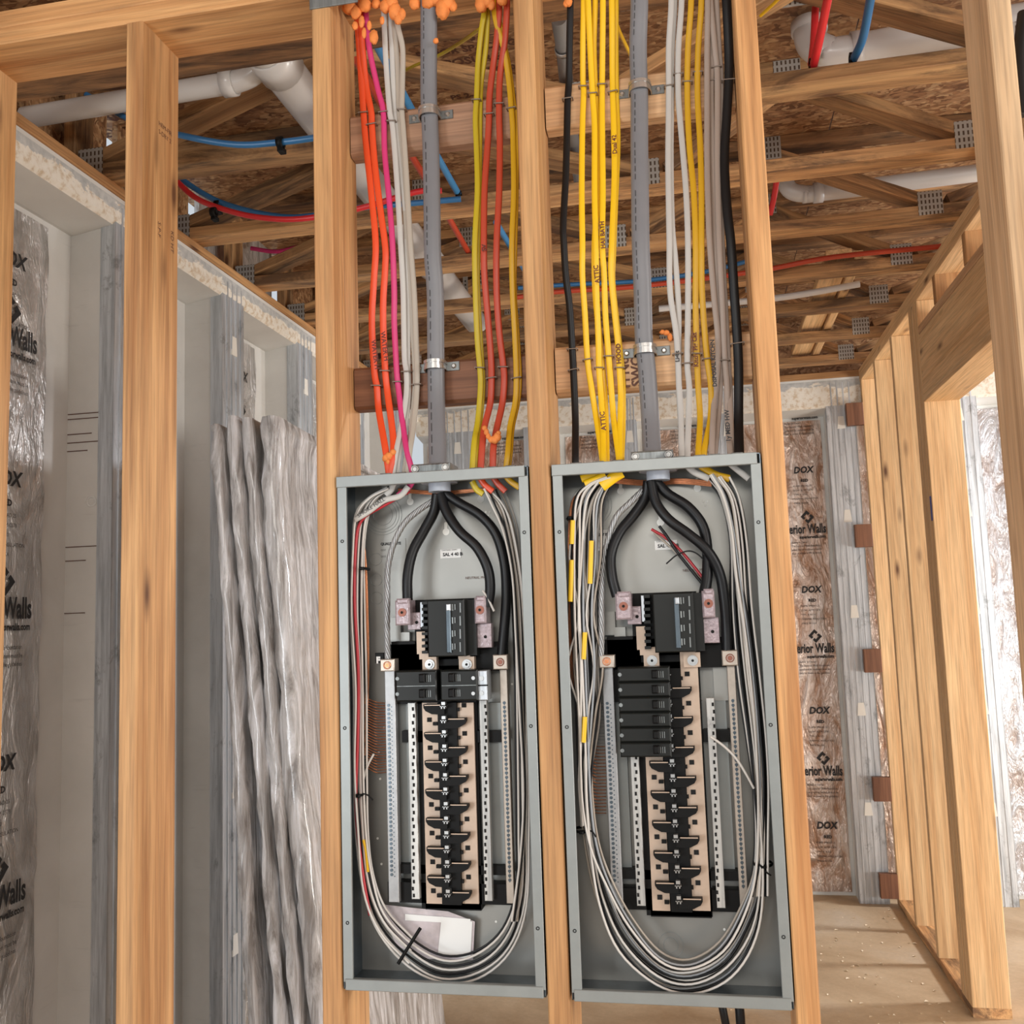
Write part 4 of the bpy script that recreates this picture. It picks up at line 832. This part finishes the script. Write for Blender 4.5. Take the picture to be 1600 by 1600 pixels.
    p = at(692, 869, 'y', .089); P_(text('label_text', 'SAL 4 40 B', .0085, (p.x+X, .0888, p.z+Z), (1, 0, 0), (0, 0, 1), M_INK, bold=.0003)); p = at(690, 861, 'y', .089); P_(text('label_text', 'CONTAINS: LB40PC', .0035, (p.x+X, .0888, p.z+Z), (1, 0, 0), (0, 0, 1), M_INK))
    p = at(727, 905, 'y', .089); P_(text('label_text', 'NEUTRAL MAIN', .0065, (p.x+X, .0888, p.z+Z), (1, 0, 0), (0, 0, 1), M_INKB))
    # feeder hub on top and its collar inside
    p = at(684, 745, 'y', .045); hx = p.x+X
    o = P_(MB().cbox(hx-.042, hx+.032, .012, .075, Z+.0005, Z+.018, .003).build('cable_clamp', M_GALVD)); m = MB()
    for s in (-.034, .024): P_(MB().cyl((hx+s, .0115, Z+.0085), (0, -1, 0), .007, .003, 14, hollow=.002).cyl((hx+s, .0115, Z+.0085), (0, -1, 0), .0042, .002, 10).build('clamp_screw', M_STRAP))
    P_(MB().cyl((hx+.003, .045, Z-.002), (0, 0, -1), .034, .014, 24).build('hub_ring', M_HUB)); P_(MB().cyl((hx+.003, .045, Z-.016), (0, 0, -1), .021, .016, 20).build('hub_collar', M_HUB))
    m = MB()
    for i in range(12):
        a = math.pi*2*i/12; m.box(hx+.003+.034*math.cos(a)-.002, hx+.003+.034*math.cos(a)+.002, .045+.034*math.sin(a)-.002, .045+.034*math.sin(a)+.002, Z-.014, Z-.002)
    tag(P_(m.build('hub_teeth', M_HUB)), kind='stuff')
    # small cable connectors on the top
    m = MB()
    for fx in ((.085, .115, .26, .29, .325) if not second else (.04, .08, .115, .225, .26, .285, .325)): m.cbox(X+fx-.010, X+fx+.010, .025, .06, Z+.001, Z+.007, .001)
    P_(m.build('cable_connector', M_GALVD)); return e
O1 = Vector((0, 0, 0)); O2_ = Vector((OC, 0, -.0024))
build_panel(O1, 'left open breaker panel with two double breakers and mostly empty bus', False)
build_panel(O2_, 'right open breaker panel with six stacked breakers and crowded wiring', True)

# ------------------------------------------------------------------ wires inside the panels
def wire(label, mat, pl, d, r, group, n=5, lead=None, cat_='wire', nm='panel_wire'):
    """pl = sighted path points, d = depth behind the box front (number or list)"""
    P = [at(x, y, 'y', d if isinstance(d, (int, float)) else d[i]) for i, (x, y) in enumerate(pl)]
    return tag(sweep(P, 2*r, None, 8, n).build(nm, mat), label, cat_, group)
def jit(pl, o, rnd, a=1.6): return [(x+o[0]+rnd.uniform(-a, a), y+o[1]+rnd.uniform(-a, a)) for x, y in pl]
# main conductors
def strand(label, pl, d, r, group):
    P = cat([at(x, y, 'y', d if isinstance(d, (int, float)) else d[i]) for i, (x, y) in enumerate(pl)], 10); e = None; mb = MB()
    for s in range(7):
        Q = []
        for i, p in enumerate(P):
            T = (P[min(i+1, len(P)-1)]-P[max(0, i-1)]).normalized(); a = T.cross(Vector((0, 1, 0))).normalized(); b = a.cross(T); t = i*.42+s*2*math.pi/6
            rr = 0 if s == 6 else r*.66; Q.append(p+a*math.cos(t)*rr+b*math.sin(t)*rr)
        sweep(Q, r*.72, None, 6, 0, mb=mb)
    return tag(mb.build('stranded_conductor', M_ALU), label, 'wire', group)
G1 = 'main conductors in the left panel'; G2 = 'main conductors in the right panel'
wire('thick black conductor curving to the left lug of the left panel', M_RUB, [(683, 772), (678, 800), (662, 830), (645, 862), (637, 900), (637, 938)], [.045, .05, .05, .045, .04, .04], .0098, G1, nm='main_conductor')
wire('thick black conductor curving to the right lug of the left panel', M_RUB, [(688, 772), (698, 800), (718, 830), (745, 855), (762, 888), (766, 920), (762, 948)], [.045, .04, .035, .035, .035, .035, .035], .0098, G1, nm='main_conductor')
wire('outer thick black conductor dropping to the right neutral lug of the left panel', M_RUB, [(694, 770), (716, 785), (750, 805), (775, 835), (788, 880), (791, 930), (788, 980), (784, 1024)], [.05, .05, .05, .05, .05, .05, .045, .045], .0092, G1, nm='main_conductor')
strand('bare silver stranded conductor in the left panel', [(681, 780), (655, 797), (632, 818), (615, 850), (606, 890), (605, 940), (605, 990), (606, 1030)], [.05, .05, .05, .05, .05, .045, .045, .045], .0058, G1)
wire('thick black conductor curving to the left lug of the right panel', M_RUB, [(1013, 752), (1008, 778), (990, 805), (968, 832), (955, 865), (956, 900), (964, 932)], [.045, .05, .05, .045, .04, .035, .035], .0098, G2, nm='main_conductor')
wire('thick black conductor sweeping to the right neutral lug of the right panel', M_RUB, [(1017, 752), (1025, 785), (1045, 812), (1075, 834), (1105, 860), (1124, 895), (1132, 940), (1135, 980), (1136, 1018)], [.04, .035, .03, .03, .03, .035, .04, .045, .045], .0094, G2, nm='main_conductor')
wire('thick black conductor curving to the right lug of the right panel', M_RUB, [(1024, 752), (1044, 772), (1075, 792), (1098, 822), (1105, 860), (1105, 900), (1100, 928)], [.05, .05, .05, .05, .045, .04, .035], .0098, G2, nm='main_conductor')
strand('bare silver stranded conductor in the right panel', [(1011, 760), (985, 785), (963, 808), (950, 845), (942, 885), (940, 930), (940, 980), (939, 1026)], [.05, .045, .045, .045, .045, .04, .04, .04], .0058, G2)
rnd = random.Random(3)
# left panel: left-hand bundle looping round the bottom and up the right side
base = [(607, 762), (578, 778), (560, 805), (553, 860), (552, 960), (556, 1080), (556, 1200), (560, 1300), (570, 1390), (594, 1452), (640, 1502), (692, 1528), (748, 1520), (795, 1480), (819, 1410), (822, 1300), (822, 1180), (820, 1040), (814, 920), (800, 830), (785, 790), (762, 764)]
specs = [(M_WIREW, 'white'), (M_WIREW, 'white'), (M_WIREK, 'black'), (M_WIREW, 'white'), (M_WIREK, 'black'), (M_WIREW, 'white'), (M_WIREK, 'black')]
cx, cy = 690, 1150
def loop(offx, rr, lo, hi):
    out = []
    for i, (x, y) in enumerate(base[lo:hi]):
        k = rr; nx = x+(cx-x)*k*(.12 if y < 1400 else .10)+rnd.uniform(-1.5, 1.5); ny = y+((cy-y)*k*.10 if y > 1380 else 0)+rnd.uniform(-1.5, 1.5); out.append((nx+offx, ny))
    return out
for i, (m, cn) in enumerate(specs):
    d = .030+.045*rnd.random(); rr = -.2+i*.19
    wire('%s wire looping round the left panel, %s from outside at the bottom' % (cn, ORD[i]), m, loop(0, rr, 0, 22), d, .0021, 'wires looping round the left panel')
for i in range(3):
    wire('white wire ending low in the left panel, %s of three from the left' % ORD[i], M_WIREW, loop(0, -.1+i*.55, 0, 11), .03+.01*i, .0021, 'white side wires in the left panel')
wire('pink and red wire pair running down inside the left panel', M_WIRER, [(640, 768), (600, 790), (566, 812), (556, 850), (554, 940), (560, 1050), (559, 1150), (556, 1260), (566, 1360), (578, 1430)], .035, .003, None)
wire('black lead hanging beside the left neutral bar', M_WIREW, [(584, 1178), (573, 1200), (565, 1235), (570, 1260), (570, 1320)], .05, .0021, None)
wire('yellow sleeve on a wire low in the left panel', M_YL, [(568, 1312), (572, 1330), (575, 1362)], .04, .003, None)
for i in range(6):
    x0 = 762+i*6; pl = [(x0-6, 764), (x0+6, 790), (x0+24-i*1.5, 830), (800+i*3, 900), (806+i*3, 1000), (812+i*2.5, 1120), (818+i*1.6, 1240), (812+i*3, 1340), (800+i*4, 1440)]
    m = (M_WIREW, M_WIREK, M_BG, M_WIREK, M_BG, M_WIREW)[i]; cn = ('white', 'black', 'beige', 'black', 'beige', 'white')[i]
    wire('%s wire hanging at the right of the left panel, %s from the left' % (cn, ORD[i]), m, jit(pl, (0, 0), rnd, .8), .03+.008*i, .0021, 'hanging wires at the right of the left panel')
for i in range(26):
    y = 1090+i*4.3; tag(sweep([at(571, y, 'y', .055), at(588, y+7+i*.1, 'y', .075), at(606, y+9, 'y', .06)], .0019, None, 6, 4).build('ground_wire', M_COPPER), 'fine copper wire entering the left panel bar, %s from the top' % ORD[i], 'wire', 'copper ground wires at the left panel bar')
for i in range(5):
    tag(sweep([at(604-i, 766, 'y', .06), at(585-i*2, 780+i, 'y', .055), at(570-i, 808, 'y', .05), at(568+i, 880, 'y', .055), at(571+i, 960, 'y', .055), at(572+i, 1060, 'y', .06), at(570, 1100+i*20, 'y', .06)], .0024, None, 6, 4).build('ground_wire', M_COPPER), 'bare copper bundle strand in the left panel, %s from the left' % ORD[i], 'wire', 'copper bundle strands in the left panel')
for i in range(4):
    tag(sweep([at(622, 764+i*1.5, 'y', .05+.006*i), at(690, 768+i*1.5, 'y', .07), at(760, 762+i*1.5, 'y', .05+.006*i)], .0024, None, 6, 4).build('ground_wire', M_COPPER), 'bare copper wire crossing the top of the left panel, %s down' % ORD[i], 'wire', 'copper wires across the top of the left panel')
# jacket ends inside the left panel top
def stub(label, m, pl, d, w_=.0115, t_=.006, g=None): return tag(sweep([at(x, y, 'y', d) for x, y in pl], w_, t_, 8, 4, sq=.8).build('jacket_end', m), label, 'cable', g)
sj = stub('white cable jacket marked in ink bending into the left panel', M_WH, [(638, 760), (625, 775), (600, 782), (575, 800), (555, 812)], .028)
text('cable_marking', 'SMOKE HALL', .0105, at(560, 809, 'y', .0245), (.87, 0, .49), (-.49, 0, .87), M_INK, sj)
stub('white cable jacket end at the top left of the left panel', M_WH, [(616, 752), (612, 764), (603, 774)], .034, .013)
stub('magenta cable jacket end inside the left panel', M_MAG, [(645, 752), (636, 764), (622, 775)], .034, .012)
stub('yellow jacket end inside the left panel', M_YO, [(738, 752), (745, 765), (755, 772)], .034, .012, g='yellow jacket ends in the left panel')
stub('orange jacket end inside the left panel', M_OR, [(751, 748), (758, 758), (770, 768)], .032, .012)
stub('red jacket end inside the left panel', M_OR2, [(771, 746), (778, 756), (790, 768)], .034, .012)
stub('golden jacket end at the right corner of the left panel', M_YD, [(791, 744), (798, 752), (812, 762)], .03, .012)
# right panel bundles
L2 = [(948, 745), (918, 758), (900, 785), (896, 850), (897, 950), (902, 1060), (905, 1160), (908, 1250), (918, 1330), (936, 1410), (970, 1483), (1025, 1535), (1082, 1547), (1140, 1522), (1180, 1460), (1197, 1375), (1196, 1240), (1190, 1120), (1175, 1000), (1160, 900), (1150, 830), (1135, 775), (1115, 742)]
cols = [(M_WIREW, 'white'), (M_WIREK, 'black'), (M_WIREB, 'grey'), (M_BG, 'beige'), (M_WIREW, 'white'), (M_WIREK, 'black'), (M_WIREW, 'white'), (M_WIREK, 'black')]
for i in range(20):
    m, cn = cols[i % 8]; rr = -.08+1.1*i/20+rnd.uniform(-.08, .08); out = []; r2 = rnd.uniform(-.1, .6); r3 = rnd.uniform(-.1, .6)
    for q, (x, y) in enumerate(L2):
        t = min(1, max(0, (y-1250)/260)); t = t*t*(3-2*t); rs = (r2 if q < 11 else r3)*(1-t)+rr*t; out.append((x+(1060-x)*rs*.2+rnd.uniform(-1.5, 1.5), y-t*rr*(46+.05*abs(x-1060))+rnd.uniform(-1.5, 1.5)))
    wire('%s wire looping round the right panel, %s from outside at the bottom' % (cn, ORD[i]), m, out, .02+.055*rnd.random(), .0021, 'wires looping round the right panel')
for i in range(20):
    m, cn = cols[(i*3) % 8]; x0 = 905+i*3.2
    sw = (i*7 % 5-2)*3; pl = [(930+i*1.4, 752), (906+i*1.9, 790), (896+i*2.2+sw, 870), (898+i*2.1-sw, 960), (894+i*2.4+sw, 1040), (903+i*1.7-sw*.6, 1120), (903+i*1., 1220), (909+i*.8, 1290)]
    wire('%s wire at the left of the right panel, %s from the left' % (cn, ORD[i]), m, jit(pl, (0, 0), rnd, 1.6), .02+.05*rnd.random(), .0021, 'wires at the left side of the right panel')
for i in range(14):
    m, cn = cols[(i*3+1) % 8]
    pl = [(1100+i*3, 745), (1128+i*2.2, 780), (1140+i*2.2, 850), (1142+i*2.6, 950), (1150+i*2.8, 1050), (1165+i*2.4, 1150), (1176+i*1.8, 1230), (1180+i*1.6, 1320), (1172+i*2, 1400)]
    wire('%s wire at the right of the right panel, %s from the left' % (cn, ORD[i]), m, jit(pl, (0, 0), rnd, 1.6), .02+.05*rnd.random(), .0021, 'wires at the right side of the right panel')
for i in range(6):
    tag(sweep([at(950, 746+i*1.5, 'y', .05), at(1010, 751+i*1.5, 'y', .075), at(1060, 748+i*1.5, 'y', .075), at(1112, 752+i*1.5, 'y', .05)], .0025, None, 6, 4).build('ground_wire', M_COPPER), 'bare copper wire crossing the top of the right panel, %s down' % ORD[i], 'wire', 'copper wires across the top of the right panel')
for i in range(6):
    tag(sweep([at(945, 752+i, 'y', .06), at(915, 765+i*2, 'y', .06), at(893+i, 785, 'y', .05), at(888+i*1.5, 850, 'y', .04), at(890+i*1.5, 920, 'y', .045), at(888+i*1.5, 1000, 'y', .055), at(895+i*3, 1080, 'y', .06)], .0024, None, 6, 4).build('ground_wire', M_COPPER), 'bare copper strand at the right panel left edge, %s from the left' % ORD[i], 'wire', 'copper bundle strands in the right panel')
for i in range(34):
    y = 1095+i*5.2; tag(sweep([at(916, y-6, 'y', .06), at(930, y+3, 'y', .075), at(947, y+4, 'y', .062)], .0019, None, 6, 4).build('ground_wire', M_COPPER if i > 12 else M_WIREB), 'fine ground wire entering the right panel bar, %s from the top' % ORD[i], 'wire', 'ground wires at the right panel bar')
GY = 'yellow jacket ends in the right panel'
stub('yellow jacket end at the top left of the right panel, upper of three', M_YL, [(940, 738), (922, 743), (908, 748)], .03, .016, .007)
stub('yellow jacket end at the top left of the right panel, middle of three', M_YL, [(946, 742), (930, 750), (914, 757)], .024, .015, .007)
stub('yellow jacket end reaching lowest at the top of the right panel', M_YL, [(972, 738), (960, 745), (940, 760)], .024, .021, .007)
stub('golden jacket end beside the middle of the right panel top', M_YD, [(1095, 728), (1118, 742), (1140, 748)], .034, .014)
stub('white jacket end curving into the right panel top', M_WH, [(1072, 726), (1085, 738), (1108, 748)], .03, .012)
stub('white jacket end near the right corner of the right panel', M_WH, [(1138, 722), (1155, 736), (1170, 748)], .03, .012)
for (x, y0, y1, lab) in ((895, 813, 850, 'short yellow sleeve with marker high at the left of the right panel'), (893, 875, 940, 'long yellow sleeve at the left edge of the right panel'), (924, 845, 912, 'yellow sleeve hanging inside the left wire bundle'), (914, 988, 1030, 'yellow sleeve low in the left wire bundle'), (914, 1120, 1160, 'lowest yellow sleeve in the left wire bundle')):
    stub(lab, M_YL, [(x, y0), (x-1, (y0+y1)/2), (x-2, y1)], .016, .0085, .006)
# loose leads
wire('loose white lead curling from the right rail of the right panel', M_WIREW, [(1110, 1151), (1130, 1165), (1150, 1185), (1166, 1210), (1178, 1232)], .035, .0022, None)
wire('red wire pair crossing the back of the right panel', M_WIRER, [(1018, 827), (1040, 840), (1065, 862), (1100, 905)], .055, .0028, None)
wire('black wire crossing the back of the right panel', M_WIREK, [(1030, 822), (1042, 838), (1062, 868), (1108, 925)], .05, .0028, None)
wire('white wire crossing the back of the right panel', M_BG, [(1022, 832), (1055, 862), (1080, 890), (1112, 918)], .06, .0022, None)
wire('small black cable tie tail in the middle of the right panel', M_WIREK, [(1041, 881), (1058, 867), (1078, 861), (1095, 870), (1108, 890)], .04, .0014, None)
wire('loose beige lead by the right lug of the left panel', M_WH, [(754, 923), (762, 935), (772, 955)], .028, .0022, None)
# ties
def tie(label, x, y, rx, tail):
    p = at(x, y, 'y', .045); R_ = rx/880.; mb = MB(); pts = [(p.x+R_*math.cos(a), p.y+.020*math.sin(a), p.z) for a in [2*math.pi*i/14 for i in range(15)]]
    sweep(pts, .0022, .005, 6, 1, ref=(0, 0, 1), mb=mb); sweep([at(a, b, 'y', .022) for a, b in tail], .003, .0014, 6, 3, mb=mb); mb.cbox(p.x-.004, p.x+.004, p.y-.026, p.y-.018, p.z-.003, p.z+.003)
    tag(mb.build('cable_tie', M_BLACK), label, 'cable tie', 'black cable ties')
tie('cable tie low on the left bundle of the right panel', 911, 1296, 14, [(915, 1296), (926, 1300), (931, 1308)])
tie('cable tie low on the right bundle of the right panel', 1192, 1349, 14, [(1186, 1350), (1196, 1362), (1205, 1368)])
tie('cable tie on the copper bundle high in the right panel', 892, 811, 6, [(890, 811), (888, 812), (886, 813)])
tie('cable tie on the copper bundle in the left panel', 571, 889, 5, [(571, 889), (574, 890), (577, 890)])
tie('cable tie by the left neutral bar of the left panel', 566, 1240, 5, [(566, 1240), (574, 1242), (583, 1250)])
o = sweep([at(622, 1506, 'y', .02), at(638, 1480, 'y', .02), at(657, 1450, 'y', .02)], .007, .003, 6, 3).build('cable_tie', M_BLACK); tag(o, 'long black cable tie tail across the lower loop of the left panel', 'cable tie', 'black cable ties')
# document bag lying in the bottom of the left panel
mb = MB(); cs = [(588, 1412), (640, 1418), (700, 1424), (742, 1440), (739, 1500), (665, 1498), (620, 1478)]
for k, d in enumerate((.075, .083)):
    mb.add([at(x, y, 'y', d) for x, y in cs], [tuple(range(7)) if k == 0 else tuple(range(6, -1, -1))])
o = mb.build('document_bag', M_CLEARBAG); tag(o, 'clear plastic bag of papers at the bottom of the left panel', 'bag')
q = MB(); q.add([at(x, y, 'y', .0735) for x, y in ((690, 1432), (738, 1440), (735, 1498), (684, 1492))], [(0, 3, 2, 1)]); q.add([at(x, y, 'y', .0732) for x, y in ((633, 1428), (735, 1436), (735, 1444), (633, 1438))], [(0, 3, 2, 1)]); q.build('paper_sheet', M_STICK, o)
# cables leaving the right panel below
tag(sweep([(at(1128, 1570, 'y', .05)), at(1132, 1590, 'y', .05), at(1142, 1640, 'y', .06)], .014, None, 10, 4).build('electrical_cable', M_RUB), 'black cable leaving under the right panel, left of two', 'cable')
tag(sweep([(at(1155, 1570, 'y', .05)), at(1157, 1595, 'y', .05), at(1160, 1650, 'y', .06)], .016, None, 10, 4).build('electrical_cable', M_RUB), 'black cable leaving under the right panel, right of two', 'cable')
# sawdust on the floor
mb = MB(); rnd = random.Random(5)
for i in range(420):
    x = rnd.uniform(.6, 1.56); y = rnd.uniform(.3, 3.8); s = rnd.uniform(.004, .013); a = rnd.random()*6
    mb.add([(x+s*math.cos(a), y+s*math.sin(a), FL+.0015), (x-s*math.sin(a)*.6, y+s*math.cos(a)*.6, FL+.004), (x-s*math.cos(a), y-s*math.sin(a), FL+.0015), (x+s*math.sin(a)*.6, y-s*math.cos(a)*.6, FL+.006)], [(0, 1, 2, 3)])
tag(mb.build('sawdust', M_CHIP), 'pale sawdust and wood chips scattered on the floor', 'sawdust', kind='stuff')
# black cable hanging at the far right edge
tag(sweep([at(1600, 20, 'y', .12), at(1593, 90, 'y', .12), at(1598, 180, 'y', .12)], .022, None, 10, 4).build('electrical_cable', M_RUB), 'black cable hanging beyond the rightmost stud', 'cable')
